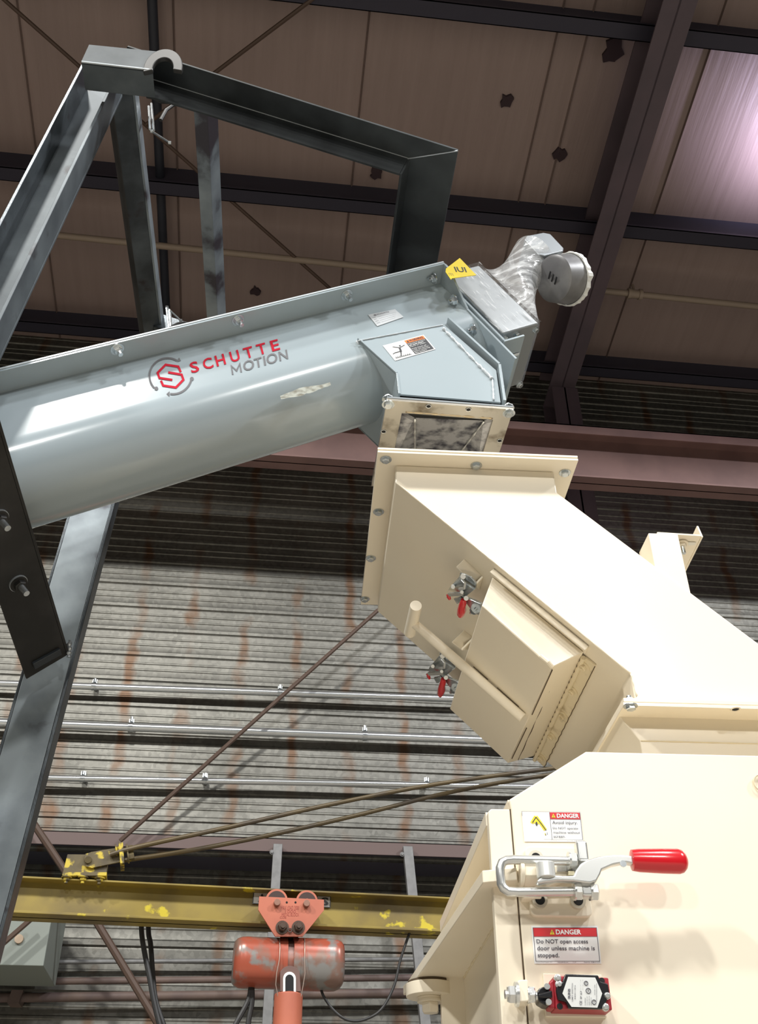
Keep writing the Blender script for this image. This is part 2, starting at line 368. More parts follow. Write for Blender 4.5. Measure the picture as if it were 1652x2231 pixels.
# rafter (sloping I beam)
h = .52
a = Proof(1446, 0, h); b = Proof(1516, 0, h); xa, xb = a.x, max(b.x, a.x + .2); xm = (xa + xb) / 2
m = MB()
def slopebox(x0, x1, d0, d1, mt, y0=WY - .15, y1=-3):
    m.prism([V(x0, y0, roofz(y0) - d1), V(x1, y0, roofz(y0) - d1), V(x1, y0, roofz(y0) - d0), V(x0, y0, roofz(y0) - d0)], V(0, y1 - y0, -(y1 - y0) * SL), mt)
slopebox(xa, xb, h - .016, h, MAROOND); slopebox(xm - .006, xm + .006, .2, h, MAROOND); slopebox(xa, xb, .2, .215, MAROOND)
o = m.build('roof_rafter', root=(xm, WY, ZE)); tag(o, 'deep dark red rafter running down the roof above the wrapped motor', 'beam')
m = MB(); m.aabb(xa, xb, WY - .17, WY - .155, -1.6, roofz(WY) - h, MAROOND); m.aabb(xa, xb, WY - .42, WY - .405, -1.6, roofz(WY) - h, MAROOND); m.aabb(xm - .006, xm + .006, WY - .42, WY - .155, -1.6, roofz(WY) - h, MAROOND)
tag(m.build('building_stanchion', root=(xm, WY - .3, -1.6)), 'dark red steel stanchion against the ribbed wall under the rafter', 'column')
# runway beam
yb = 5.0
zt = Py(1386, 935, yb).z; z1 = Py(1386, 953, yb).z; z5 = Py(1386, 1033, yb).z
m = MB()
m.aabb(XA, XB, yb, yb + .008, z1, zt, MAROON); m.aabb(XA, XB, yb, yb + .26, zt - .01, zt, MAROON); m.aabb(XA, XB, yb + .252, yb + .26, z1, zt, MAROON)
m.aabb(XA, XB, yb + .06, yb + .20, zt - .022, zt - .01, MAROON); m.aabb(XA, XB, yb + .126, yb + .134, z5, zt - .01, MAROON); m.aabb(XA, XB, yb + .06, yb + .20, z5, z5 + .012, MAROON)
tag(m.build('runway_beam', root=(1, yb, zt)), 'dull red capped crane runway beam crossing behind the chute inlet', 'beam')

# conduits on the lining
def conduit(p0, p1, y, r, lab, straps, grp='bright conduits on the ribbed wall', cond=COND, name='conduit_pipe'):
    a = Py(*p0, y); b = Py(*p1, y); d = (b - a).normalized(); a2 = a - d * 2.5; b2 = b + d * 5
    b2 = a + d * ((7 - a.x) / d.x)
    root = thing(name, a, lab, 'pipe', grp); m = MB(); m.cyl(a2, b2, r, cond, 16); m.build('pipe', root)
    for px in straps:
        t = (px - p0[0]) / (p1[0] - p0[0]); c = Py(px, p0[1] + (p1[1] - p0[1]) * t, y)
        m = MB(); m.cyl(c - d * .014, c + d * .014, r * 1.18, ZINC, 16); m.aabb(c.x - .014, c.x + .014, c.y, WY - .011, c.z + r * .9, c.z + r * .9 + .03, ZINC); m.cyl(c + V(0, -r * .3, r * 1.2), c + V(0, -r * .3, r * 2.4), .009, ZINC, 8); m.build('pipe_clip', root)
conduit((0, 1489), (980, 1522), WY - .09, .021, 'bright conduit pipe, topmost of the three on the ribbed wall', (205, 610))
conduit((0, 1574), (1045, 1612), WY - .09, .026, 'bright conduit pipe, middle and thickest of three on the wall', (285, 795))
conduit((90, 1695), (1145, 1714), WY - .09, .018, 'bright conduit pipe, lowest of the three on the ribbed wall', (180, 446, 930))
# rusty pipes low on the outer wall
for i, (p0, p1, r, lab) in enumerate((((0, 2139), (900, 2130), .018, 'rust-brown pipe on the outer wall, the upper of the two thick ones'), ((0, 2174), (900, 2163), .024, 'rust-brown pipe on the outer wall, the lower of the two thick ones'))):
    a = Py(*p0, WY + .24); b = Py(*p1, WY + .24); d = (b - a).normalized(); root = thing('rusty_pipe', a, lab, 'pipe', 'rusty pipes under the girt')
    m = MB(); m.cyl(a - d * 2, a + d * 9, r, RUST, 14); m.build('pipe', root)
a = Py(0, 2097, WY + .27); b = Py(900, 2090, WY + .27); d = (b - a).normalized(); m = MB(); m.cyl(a - d * 2, a + d * 9, .012, GALV, 12)
thinc = m.build('thin_conduit', root=a); tag(thinc, 'thin grey conduit above the rust-brown pipes', 'pipe')
a = Py(38, 2157, WY + .2); b = Py(28, 2185, WY + .2); m = MB(); m.prism([a - V(.03, 0, 0), a + V(.03, 0, 0), b + V(.03, 0, 0), b - V(.03, 0, 0)], (0, .12, 0), RUST)
m.build('pipe_bracket', root)

# struts in front of the outer wall
def strut(px0, py0, px1, py1, wd, y, lab):
    a = Py(px0, py0, y); b = Py(px1, py1, y); bz = -1.6; dirn = (b - a) / (b.z - a.z); b = a + dirn * (bz - a.z)
    m = MB(); m.prism([a - V(wd, 0, 0), a + V(wd, 0, 0), b + V(wd, 0, 0), b - V(wd, 0, 0)], (0, .04, 0), GALV)
    root = thing('channel_strut', b, lab, 'strut', 'grey channel struts under the girt'); m.build('channel', root, bev=.003)
    m = MB(); m.hexa(a + V(-wd - .006, 0, -.05), (0, -1, 0), .009, .010, GALV); m.build('bolt', root)
strut(606, 1838, 584, 2200, .026, WY - .09, 'grey channel strut hanging behind the orange trolley')
strut(889, 1843, 925, 2200, .028, WY - .09, 'grey channel strut beside the pivot disc of the cream machine')

# rods
def rodt(name, pts, r, mt, lab, cat, grp=None, n=8, root=None):
    m = MB(); m.tube(pts, r, mt, n); return tag(m.build(name, root=root or pts[0]), lab, cat, grp)
rodt('brace_rod', [Py(812, 1340, 5.7) + (Py(812, 1340, 5.7) - Py(262, 1832, 5.85)) * .7, Py(262, 1832, 5.85)], .013, BROWN, 'thin brown brace rod slanting across the ribbed wall to the yellow bracket', 'rod', 'brace rods of the building')
rodt('brace_rod', [Py(57, 1770, 5.8), Py(160, 1925, 5.8), Py(345, 2231, 5.85), Py(420, 2356, 5.85), Py(560, 2560, 5.85)], .02, BROWN, 'brown brace rod falling behind the yellow beam past the electrical box', 'rod', 'brace rods of the building')
rodt('brace_rod', [Py(80, 1992, 5.6), Py(-5, 2066, 5.6), Py(-150, 2190, 5.6), Py(-420, 2420, 5.6)], .014, BROWN, 'short brown brace rod crossing the front of the electrical box', 'rod', 'brace rods of the building')
rodt('roof_tie_rod', [Proof(-250, -230, .28), Proof(800, 700, .28)], .013, BROWN, 'thin roof tie rod slanting down from the upper corner behind the frame', 'rod', 'crossed tie rods under the roof')
rodt('roof_tie_rod', [Proof(930, -190, .3), Proof(318, 272, .3)], .013, BROWN, 'thin roof tie rod rising over the lifting ring', 'rod', 'crossed tie rods under the roof')
m = MB(); a = Proof(128, 513, .28); b = Proof(1652, 668, .28); d = (b - a).normalized(); m.cyl(a - d * 2.5, b + d * 3, .024, SPRK, 14)
root = thing('sprinkler_pipe', a, 'pale sprinkler pipe crossing under the brown ceiling', 'pipe'); m.build('pipe', root)
for px in (1383,):
    c = Proof(px, 513 + (px - 128) * 155 / 1524, .28); m = MB(); m.cyl(c - d * .05, c + d * .05, .033, SPRK, 14); m.cyl(c - d * .055, c - d * .03, .04, SPRK, 14); m.cyl(c + d * .03, c + d * .055, .04, SPRK, 14); m.cyl(c, c + V(0, 0, .1), .01, SPRK, 8); m.build('coupling', root)
m = MB(); a = Proof(331, -10, .1); b = Proof(364, 720, .1); m.cyl(a - (b - a) * .3, b, .032, mat('dark_drop_pipe', (.03, .033, .045), .5), 14)
tag(m.build('dark_duct_pipe', root=a), 'dark straight pipe running down the ceiling behind the lifting ring', 'pipe')

# electrical box
m = MB(); q = fit_y([(-40, 1985), (113, 1990), (92, 2103), (-40, 2103)], 5.72)
x1 = q[1].x; z0 = q[2].z; z1 = q[1].z
root = thing('electrical_box', V(x1 - .3, 5.9, z0), 'grey green electrical box on the outer wall below the yellow beam', 'box')
m.aabb(x1 - .75, x1, 5.745, WY + .2, z0, z1 + .1, BOXG); m.build('enclosure', root, bev=.006)
m = MB(); m.aabb(x1 - .755, x1 + .005, 5.715, 5.745, z0 - .005, z1 + .11, BOXG); m.build('lid', root, bev=.005)
m = MB(); c = Py(41, 2045, 5.70); m.cyl(c, c + V(0, .03, 0), .022, mat('tan_button', (.5, .38, .27), .5), 14); m.build('knob', root)

# ------------------------------------------------------------------ yellow jib beam, tie rods, trolley and hoist
A0 = Py(0, 1906, 3.57); A1 = Py(960, 1953, 3.67); bd = (A1 - A0); bd.z = 0; bd.normalize(); bn = bd.cross(V(0, 0, 1)).normalized() * -1  # away from eye
if bn.y < 0: bn = -bn
zt = (A0.z + A1.z) / 2; BT = zt; BH = .118
S0 = A0 - bd * 1.5; S1 = A0 + bd * 4.2
root = thing('jib_crane_beam', V(A0.x + .5, A0.y, zt - BH), 'scuffed yellow crane beam carrying the orange trolley', 'crane')
def bar(m, s0, s1, n0, n1, z0, z1, mt):
    p = S0.copy(); p.z = 0; m.box(p + bd * s0 + bn * n0 + V(0, 0, z0), bd * (s1 - s0), bn * (n1 - n0), V(0, 0, z1 - z0), mt)
Lb = (S1 - S0).length
m = MB(); bar(m, 0, Lb, 0, .10, zt - .007, zt, YBEAM); m.build('top_flange', root, bev=.002)
m = MB(); bar(m, 0, Lb, .046, .054, zt - BH, zt - .007, YBEAM); m.build('web', root)
m = MB(); bar(m, 0, Lb, .0, .10, zt - BH, zt - BH + .009, YBEAM); m.build('bottom_flange', root, bev=.002)
def Pb(px, py, off=0.0):
    return onp(px, py, bn, (A0 + bn * off).dot(bn))
# rating plates either side of the trolley
for quad, ch in (([(552, 1944), (584, 1945), (583, 1971), (550, 1969)], 'A'), ([(690, 1951), (721, 1953), (720, 1978), (688, 1976)], 'S')):
    Q = quad_fn([Pb(*p, .04) for p in quad]); m = MB(); m.quadpatch(Q, 0, 0, 1, 1, LBLK, .001); m.quadpatch(Q, .06, .07, .94, .93, mat('plate_grey', (.60, .61, .57), .5), .002)
    put_text(m, lambda a, b, Q=Q: Q(.35 + a * .5, .85 - b * .7, .004), ch, LBLK, .03); m.build('rating_plate', root, normals=False)
# clevis bracket and tie rods
m = MB(); c = [Pb(*p, .03) for p in ((147, 1861), (236, 1862), (232, 1908), (135, 1908))]; m.prism(c, bn * .008, YGRM); m.prism([p + bn * .05 for p in c], bn * .008, YGRM)
bq = [Pb(135, 1908, -.01), Pb(232, 1908, -.01)]; m.box(bq[0], bq[1] - bq[0], bn * .11, V(0, 0, .012), YGRM); m.build('clevis_plate', root, bev=.0015)
m = MB(); c = [Pb(*p, .02) for p in ((183, 1872), (186, 1860), (200, 1856), (222, 1852), (262, 1846), (262, 1878), (200, 1891), (186, 1887))]; m.prism(c, bn * .008, YGRM); m.cyl(Pb(192, 1873, .01), Pb(192, 1873, .1), .012, YGRM, 12); m.build('link_plate', root, bev=.001)
for p in ((145, 1915), (181, 1915), (217, 1917)):
    m = MB(); q = Pb(*p, .0); m.hexa(q + V(0, 0, .006), (0, 0, -1), .012, .012, YGRM, stud=.008); m.build('bolt', root)
m = MB(); c = [Pb(*p, .0) for p in ((258, 1833), (268, 1835), (271, 1880), (262, 1881))]; m.prism(c, bn * .09, YGRM)
for p in ((252, 1853), (276, 1852), (278, 1868)): q = Pb(*p, .02); m.hexa(q, (Pb(p[0] + 20, p[1] - 4, .02) - q), .014, .022, YGRM)
m.build('yoke', root, bev=.001)
up = [(240, 1862), (300, 1845), (500, 1802), (700, 1757), (900, 1717), (1050, 1694), (1190, 1676), (1400, 1650)]
lo = [(262, 1876), (300, 1870), (420, 1852), (600, 1817), (800, 1771), (950, 1733), (1080, 1707), (1200, 1688), (1400, 1660)]
for pts, nm in ((up, 0), (lo, 1)):
    m = MB(); m.tube(curve_pts([Pb(a, b, .01 + .05 * nm + .00025 * max(0, a - 300)) for a, b in pts], 3), .0082, ROD, 10); m.build('tie_rod', root)

root = thing('beam_trolley', Pb(630, 2040, 0), 'orange beam trolley hanging on the yellow crane beam', 'trolley')
def plate_pts(off): return [Pb(*p, off) for p in ((565, 1953), (706, 1960), (706, 1983), (660, 2040), (600, 2040), (563, 1982))]
m = MB(); m.prism(plate_pts(-.045), bn * .008, ORNG)
for q in (625, 644): c = Pb(q, 1966, -.0455); m.cyl(c, c - bn * .0005, .0035, DARK, 10)
for (tx, x0, y0, x1, y1) in (('MAX LOAD 2000', 613, 1982, 651, 1973), ('1000', 622, 1989, 645, 1982), ('METAL BLOCK', 614, 1996, 652, 1989), ('COB', 610, 2001, 624, 1996)):
    put_text(m, lambda a, b: Pb(x0 + (x1 - x0) * a, y0 + (y1 - y0) * b, -.0462), tx, mat('faded_stamp', (.42, .09, .06), .5))
m.build('side_plate', root, bev=.0015)
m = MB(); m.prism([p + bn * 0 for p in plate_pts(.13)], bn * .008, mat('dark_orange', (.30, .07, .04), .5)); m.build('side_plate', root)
for px in (603, 669):
    m = MB(); c = Pb(px, 1961 + (px - 603) * .04, -.034); m.cyl(c, c + bn * .03, .037, ORNG, 28); m.cyl(c + bn * -.002, c, .03, mat('dark_hub', (.05, .025, .02), .6), 28); m.cyl(c + bn * -.006, c + bn * .034, .008, ORNG, 12); m.build('wheel', root, bev=.001)
for px, py in ((603, 1969), (667, 1971)):
    m = MB(); c = Pb(px, py, -.045); m.cyl(c, c - bn * .02, .011, mat('bolt_bronze', (.28, .15, .11), .4, .5), 12); m.build('axle_bolt', root, bev=.001)
for px, py in ((615, 2021), (650, 2021)):
    m = MB(); c = Pb(px, py, -.045); m.hexa(c, -bn, .015, .018, mat('dark_bolt', (.09, .06, .045), .5, .5), stud=.008); m.build('tie_bolt', root)
m = MB(); c = Pb(632, 2027, -.05); m.torus(c, bn, .006, .002, mat('dark_bolt2', (.1, .07, .06), .5), 14); m.cyl(Pb(615, 2021, -.04), Pb(615, 2021, .135), .009, STEELK, 10); m.cyl(Pb(650, 2021, -.04), Pb(650, 2021, .135), .009, STEELK, 10); m.build('spacer_bar', root)

# hoist body
HO = .045
def H(px, py, off=0): return Pb(px, py, HO + off)
hl = H(520, 2098, 0); hr = H(740, 2105, 0); hx = (hr - hl).normalized(); hc = H(630, 2100); hz = bn.cross(hx).normalized(); hz = hz if hz.z > 0 else -hz
root = thing('electric_chain_hoist', H(630, 2150), 'worn orange electric chain hoist hanging under the trolley', 'hoist')
def lobe(t, r): return hz * (sin(t) * r * 1.02) + bn * (cos(t) * r)
def drum(name, s0, s1, r, mt, rr):
    n = 28; m = MB(); vs = []; rows = [(s0, r * .80), (s0 + (s1 - s0) * .05, r * .92), (s0 + (s1 - s0) * .13, r * .985), (s0 + (s1 - s0) * .22, r), (s1, r)]
    for s_, q in rows:
        for k in range(n):
            t = 2 * pi * k / n; e = .62
            c_, z_ = cos(t), sin(t); sc = q * (abs(c_) ** 4 + abs(z_) ** 4) ** (-.25 * e)
            vs.append(hc + hx * s_ + bn * c_ * sc + hz * z_ * sc)
    fs = [[i * n + k, i * n + (k + 1) % n, (i + 1) * n + (k + 1) % n, (i + 1) * n + k] for i in range(4) for k in range(n)] + [list(range(n)), list(range(5 * n - 1, 4 * n - 1, -1))]
    m.add(vs, fs, mt); return m.build(name, root, sharp=50)
drum('motor_housing', -.185, -.012, .077, ORNGH, 0); drum('gear_housing', .178, .008, .079, ORNGH, 0)
m = MB(); m.cyl(hc - hx * .03, hc + hx * .03, .074, mat('worn_grey_centre', (.28, .19, .17), .35, .3, c2=(.4, .12, .07), scale=12), 28); m.build('centre_frame', root, bev=.003)
m = MB(); c = H(630, 2046, 0); m.aabb(c.x - .03, c.x + .03, c.y - .02, c.y + .02, c.z - .01, c.z + .028, STEELK); m.build('suspension_lug', root)
for px in (609, 664):
    m = MB(); d0 = 6 if px < 630 else 2
    m.tube([H(px, 2044, -.06), H(px + d0 * .2, 2065, -.085), H(px, 2090, -.088), H(px - 6 if px < 630 else px + 1, 2120, -.086), H(px - 8 if px < 630 else px - 3, 2145, -.084), H(px - 3 if px < 630 else px - 8, 2172, -.08)], .0016, mat('tie_wire', (.42, .33, .28), .4, .5), 6); m.build('tie_wire', root)
m = MB()
o_ = [(611, 2160)] + [(632 + 24 * cos(t), 2129 - 25 * sin(t)) for t in [pi - .5 + (1.0 - pi) * k / 12 for k in range(13)]] + [(656, 2160)]
m.prism([H(*p, -.088) for p in o_], bn * .012, mat('mouth_brown', (.16, .09, .075), .5)); m.build('chain_mouth', root, bev=.001)
def arch(w, top, bot, n=10): return [(631 - w, bot)] + [(631 + w * cos(t), top + w * 1.05 - w * 1.05 * sin(t)) for t in [pi - pi * k / n for k in range(n + 1)]] + [(631 + w, bot)]
m = MB(); m.prism([H(*p, -.093) for p in arch(14, 2117, 2164)], bn * .006, WHITEM); m.prism([H(*p, -.095) for p in arch(9, 2123, 2164)], bn * .003, BLACK); m.build('chain_guide', root, bev=.0008)
m = MB(); c = H(629, 2165, -.055); m.tube([c, c - V(0, 0, .004), c - V(0, 0, .9)], [.04, .046, .047], ORNG, 24); m.build('chain_container', root, bev=.002)
# pendant cables
for pts, nm, lab in (([(547, 2148), (541, 2180), (514, 2231), (500, 2260)], 'pendant_cable', 'black cable bending away from the underside of the orange hoist'),
                     ([(549, 2148), (549, 2185), (541, 2231), (538, 2300)], 'pendant_cable', 'thick black cable dropping straight from the orange hoist')):
    m = MB(); m.tube(curve_pts([H(*p) for p in pts]), .0085, RUBBER, 8); m.build(nm, root)
m = MB(); m.tube(curve_pts([H(698, 2145), H(705, 2170), H(728, 2202), H(757, 2222), H(792, 2222), H(830, 2200), H(858, 2150), H(873, 2090), H(894, 2028, -.01)]), .0045, RUBBER, 8); m.build('supply_cable', root)
for dx, lab in ((0, 'black cable hanging behind the yellow beam, the kinked one'), (15, 'black cable hanging behind the yellow beam, the straighter one')):
    m = MB(); k_ = 1 if dx == 0 else .3
    zz_ = .12 + dx * .004
    m.tube(curve_pts([Pb(308 + dx, 1995, zz_), Pb(308 + dx + 1, 2035, zz_), Pb(315 + dx * .9, 2075 - dx, zz_), Pb(326 + dx * .5, 2130, zz_), Pb(335 + dx * .3, 2180, zz_), Pb(350 + dx * .6, 2240, zz_), Pb(372 + dx * .6, 2300, zz_), Pb(400 + dx * .6, 2420, zz_)]), .0085, RUBBER, 8)
    tag(m.build('drop_cable', root=Pb(308 + dx, 1995, .12)), lab, 'cable', 'cables hanging from the hoist and beam')

# ------------------------------------------------------------------ welded steel frame
FD = V(.02247, .9982, .0557); YN = 1.23
def fp(px, py, y=YN): return Py(px, py, y)
frame = thing('steel_frame', fp(-60, 1000, 1.3), 'bare welded steel frame with a lifting ring around the grey conveyor', 'frame')
def lbar(name, c, u, v, vec, t=.005, mt=STEEL, mt2=None, bev=.0012):
    """angle bar: corner c, leg vectors u and v, run vec"""
    m = MB(); c, u, v, vec = map(Vector, (c, u, v, vec)); un = u.normalized(); vn = v.normalized()
    m.prism([c, c + u, c + u + vn * t, c + un * t + vn * t, c + un * t + v, c + v], vec, mt); return m.build(name, frame, bev=bev)
A = fp(264, 152); B = fp(889, 345)
run = (B - A); rn = run.normalized(); upv = FD.cross(rn) * -1
if upv.z < 0: upv = -upv
upv.normalize()
FW = .058
B1 = onp(998, 328, upv, A.dot(upv)); A1 = A - FD * FW
m = MB(); m.prism([A, B, B1, A1 + rn * .02], upv * .005, MILL); m.prism([A, B, B + FD * .005, A + FD * .005], -upv * .052, MILL); m.build('front_top_beam', frame, bev=.001)
# member running back from the far end of the top beam, mitred to it
m = MB(); m.prism([B, B1, B1 + FD * .75, B + FD * .75], upv * .005, MILL); m.prism([B, B - upv * .052, B - upv * .052 + rn * .005, B + rn * .005], FD * .75, MILL); m.build('side_beam', frame, bev=.001)
m = MB(); m.tube([B - upv * .001, B1 - upv * .001], .0016, EDGE, 6); m.tube([A + rn * .03 - upv * .0005 - FD * .001, B - upv * .0005 - FD * .001], .0010, EDGE, 6); m.build('weld_bead', frame)
# two cross members
yc = YN + .056; c = fp(452, 246, yc); lbar('cross_member', c, fp(422, 240, yc) - c, fp(474, 222, yc) - c, FD * .70, .004, STEELL)
c = fp(288, 200, yc); e = fp(240, 208, yc); m = MB()
m.prism([c, e, e + upv * .005, c + upv * .005], FD * .76, STEEL); ed = fp(228, 196, yc) - e; m.prism([e, e + ed, e + ed + rn * .004, e + rn * .004], FD * .76, STEELK)
ed = fp(294, 176, yc) - c; m.prism([c, c + ed, c + ed + rn * .006, c + rn * .006], FD * .76, STEELL); m.build('cross_member', frame, bev=.001)
rb = A + FD * .76; m = MB(); m.prism([rb, rb + upv * .05, rb + upv * .05 + FD * .005, rb + FD * .005], run * .98, STEEL); m.prism([rb, rb + FD * .05, rb + FD * .05 + upv * .005, rb + upv * .005], run * .98, STEEL); m.build('rear_top_beam', frame, bev=.001)
# near leg (channel)
l0 = fp(178, 138); l1 = fp(0, 474); r0 = fp(262, 152); r1 = fp(0, 705)
dl = ((l1 - l0).normalized() + (r1 - r0).normalized()).normalized(); Ln = (l0.z + 1.6) / -dl.z
wl = r0 - l0; wl = wl - dl * wl.dot(dl); fl = V(0, .055, 0); wn = wl.normalized()
lt = l0; m = MB(); t = .006
m.prism([lt, lt + wn * t, lt + wn * t + fl, lt + fl], dl * Ln, STEEL); m.build('leg_flange', frame, bev=.001)
m = MB(); m.prism([lt + fl, lt + wl + fl, lt + wl + fl + V(0, t, 0), lt + fl + V(0, t, 0)], dl * Ln, LEGS); m.build('leg_web', frame, bev=.001)
r_ = lt + wl; m = MB(); m.prism([r_ - wn * t, r_, r_ + fl, r_ - wn * t + fl], dl * Ln, LEGS); m.build('leg_flange', frame, bev=.001)
# short head piece above the leg
q = [fp(*p, 1.155) for p in ((194, 97), (343, 112), (333, 152), (177, 134))]
m = MB(); HSM = mat('head_steel', (.055, .066, .073), .6, c2=(.10, .115, .125), scale=9, spec=.3); m.prism(q, (0, .006, 0), HSM); m.prism([q[3], q[2], q[2] + V(0, .006, 0), q[3] + V(0, .006, 0)], (0, .058, .006), HSM); m.build('head_piece', frame, bev=.001)
m = MB(); m.tube([q[3] + V(.001, 0, -.001), q[2] + V(0, 0, -.001)], .0022, EDGE, 6); m.build('weld_bead', frame)
# lifting ring
YQ = 1.15; c = fp(355, 147, YQ); n_ = 26; rx = (fp(398, 150, YQ) - c).length
axx = V(.10, 1, .12).normalized(); u_ = V(1, 0, 0) - axx * axx.x; u_.normalize(); w2 = axx.cross(u_); w2 = w2 if w2.z > 0 else -w2
def arc_(rr, k): t = radians(-8 + (202) * k / n_); return c + (u_ * cos(t) + w2 * sin(t) * 1.5) * rr
m = MB(); vs = []
for k in range(n_ + 1): vs += [arc_(rx, k), arc_(rx * .52, k), arc_(rx * .52, k) + axx * .010, arc_(rx, k) + axx * .010]
m.add(vs, [[4 * k + j, 4 * k + 4 + j, 4 * k + 4 + (j + 1) % 4, 4 * k + (j + 1) % 4] for k in range(n_) for j in range(4)] + [[0, 1, 2, 3], [4 * n_, 4 * n_ + 1, 4 * n_ + 2, 4 * n_ + 3]], STEELK); m.build('lifting_ring', frame, bev=.002)
# far leg
YR = 1.74
a0 = Py(243, 1098, YR); a1 = Py(150, 1450, YR); dr = (a1 - a0).normalized(); s0 = a0 - dr * .38; Lr_ = (s0.z + 1.6) / -dr.z
wv = Py(150, 1130, YR) - Py(234, 1130, YR); wv = wv - dr * wv.dot(dr)
m = MB(); m.prism([s0, s0 + wv, s0 + wv + V(0, .006, 0), s0 + V(0, .006, 0)], dr * Lr_, STEELL); m.build('far_leg_web', frame, bev=.001)
m = MB(); m.prism([s0, s0 + V(.006, 0, 0), s0 + V(.006, .04, 0), s0 + V(0, .04, 0)], dr * Lr_, STEEL); m.prism([s0 + wv, s0 + wv + V(-.005, 0, 0), s0 + wv + V(-.005, .04, 0), s0 + wv + V(0, .04, 0)], dr * Lr_, STEEL); m.build('far_leg_flange', frame, bev=.001)
# bolted brace between the legs
e1 = Py(146, 1428, 1.70); e0 = Py(0, 940, 1.2); bv = e0 - e1; e2 = Py(58, 1480, 1.70)
bw = e2 - e1; bnn = bv.cross(bw).normalized(); bnn = bnn if bnn.z > 0 else -bnn
ext = bv * 1.42
m = MB(); m.prism([e1, e2, e2 + bnn * .005, e1 + bnn * .005], ext, STEELK); m.prism([e1, e1 + bnn * .05, e1 + bnn * .05 - bw.normalized() * .005, e1 - bw.normalized() * .005], ext, STEELK); m.build('bolted_brace', frame, bev=.001)
m = MB(); f0 = e1 + bw * .12 + bv * .03; m.prism([f0, e1 + bw * .78 + bv * .035, e1 + bw * .78 + bv * .065, f0 + bv * .03], -bnn * .006, STEEL); m.build('weld_plate', frame, bev=.001)
m = MB(); random.seed(3); p0, p1 = Py(150, 1432, 1.695), Py(152, 1395, 1.69); m.tube([p0.lerp(p1, k / 8) + V(random.uniform(-.001, .001), 0, 0) for k in range(9)], [.004, .003, .005, .003, .005, .0035, .005, .003, .002], EDGE, 8); m.build('weld_bead', frame)
for px, py in ((39, 1270), (-3, 1128)):
    c = onp(px, py, bnn, e1.dot(bnn)); m = MB(); m.cyl(c, c - bnn * .003, .0155, EDGE, 24); m.cyl(c - bnn * .003, c - bnn * .0035, .0125, DARK, 20); m.hexa(c - bnn * .003, -bnn, .010, .009, STEELK, stud=.018); m.cyl(c - bnn * .012, c - bnn * .031, .0052, ZINC, 12); m.build('bolt', frame)

# C-clamps
def cclamp(y, body, screws, bar_, r, lab):
    P_ = lambda q: Py(*q, y); t_ = thing('c_clamp', P_(body[0]), lab, 'clamp', 'small screw clamps near the frame')
    m = MB(); m.tube([P_(q) for q in body], r * 1.5, STEELK, 8); m.build('clamp_body', t_)
    m = MB()
    for a, b in screws: m.cyl(P_(a), P_(b), r, ZINC, 10)
    m.build('screw', t_)
    m = MB(); m.cyl(P_(bar_[0]), P_(bar_[1]), r * .75, ZINC, 8)
    for q in bar_: m.cyl(P_(q) - V(.003, 0, 0), P_(q) + V(.003, 0, 0), r * 1.4, ZINC, 8)
    m.build('tommy_bar', t_)
cclamp(1.36, [(320, 210), (334, 213), (352, 222), (386, 224), (362, 240), (350, 262)], [((324, 232), (327, 282)), ((330, 226), (335, 284))], [(331, 286), (370, 311)], .0028, 'small screw clamp hanging under the top beam beside the lifting ring')

# ------------------------------------------------------------------ grey screw conveyor (frame s along, e away, h up)
c_ = V(.86816659, .06376323, .49215955); d_ = V(-.00910988, .99359205, -.11265808); n_ = V(-.49618926, .09332247, .8631843)
_q = ray(980, 872); O_ = _q * (1.37 / _q.y)
def K(s, e, h): return O_ + c_ * s + d_ * e + n_ * h
W, HC, HT = .181, .206, .317
def onK(px, py, e=0.0):
    r = ray(px, py); t = (e + O_.dot(d_)) / r.dot(d_); p = r * t - O_; return p.dot(c_), p.dot(n_)
def Kp(px, py, e=0.0): s, h = onK(px, py, e); return K(s, e, h)
def surf(px, py, off=.0008):
    s, h = onK(px, py)
    for _ in range(4):
        if h >= HC: e = 0
        else: e = W / 2 - sqrt(max(0, (W / 2) ** 2 - (HC - h) ** 2))
        s, h = onK(px, py, e)
    nn = V(0, 0, 0)
    return K(s, e, h) - d_ * off * (1 if h >= HC else .95) - n_ * (off * max(0, (HC - h)) / (W / 2))
conv = thing('screw_conveyor', K(-.5, .09, .1), 'inclined grey screw conveyor with a rounded trough and square spout', 'conveyor')
SA, SB = -1.35, .19
def uprof(r_off, zt_):
    p = [(0 + r_off, zt_)]; n = 36
    for k in range(n + 1):
        t = pi + pi * k / n; p.append((W / 2 + (W / 2 - r_off) * cos(t), HC + (W / 2 - r_off) * sin(t)))
    p.append((W - r_off, zt_)); return p
o_ = uprof(0, HT); i_ = uprof(.003, HT); prof = o_ + i_[::-1]
m = MB(); pts = [K(SA, a, b) for a, b in prof]; nP = len(pts); v2 = [p + c_ * (SB - SA) for p in pts]
m.add(pts + v2, [[k, (k + 1) % nP, nP + (k + 1) % nP, nP + k] for k in range(nP)], GREY)
m.build('trough', conv, sharp=28)
LIP = .046
for e0, e1, nm in ((-LIP, .003, 'trough_flange'), (W - .003, W + LIP, 'trough_flange')):
    m = MB(); m.prism([K(SA, e0, HT), K(SA, e1, HT), K(SA, e1, HT + .004), K(SA, e0, HT + .004)], c_ * (SB - SA), GREY); m.build(nm, conv, bev=.0008)
m = MB(); m.prism([K(SA, -LIP - .001, HT + .0045), K(SA, W + LIP, HT + .0045), K(SA, W + LIP, HT + .0085), K(SA, -LIP - .001, HT + .0085)], c_ * (SB - SA + .0), mat('pale_cover', (.55, .61, .64), .25, coat=.3)); m.build('cover', conv, bev=.0008)
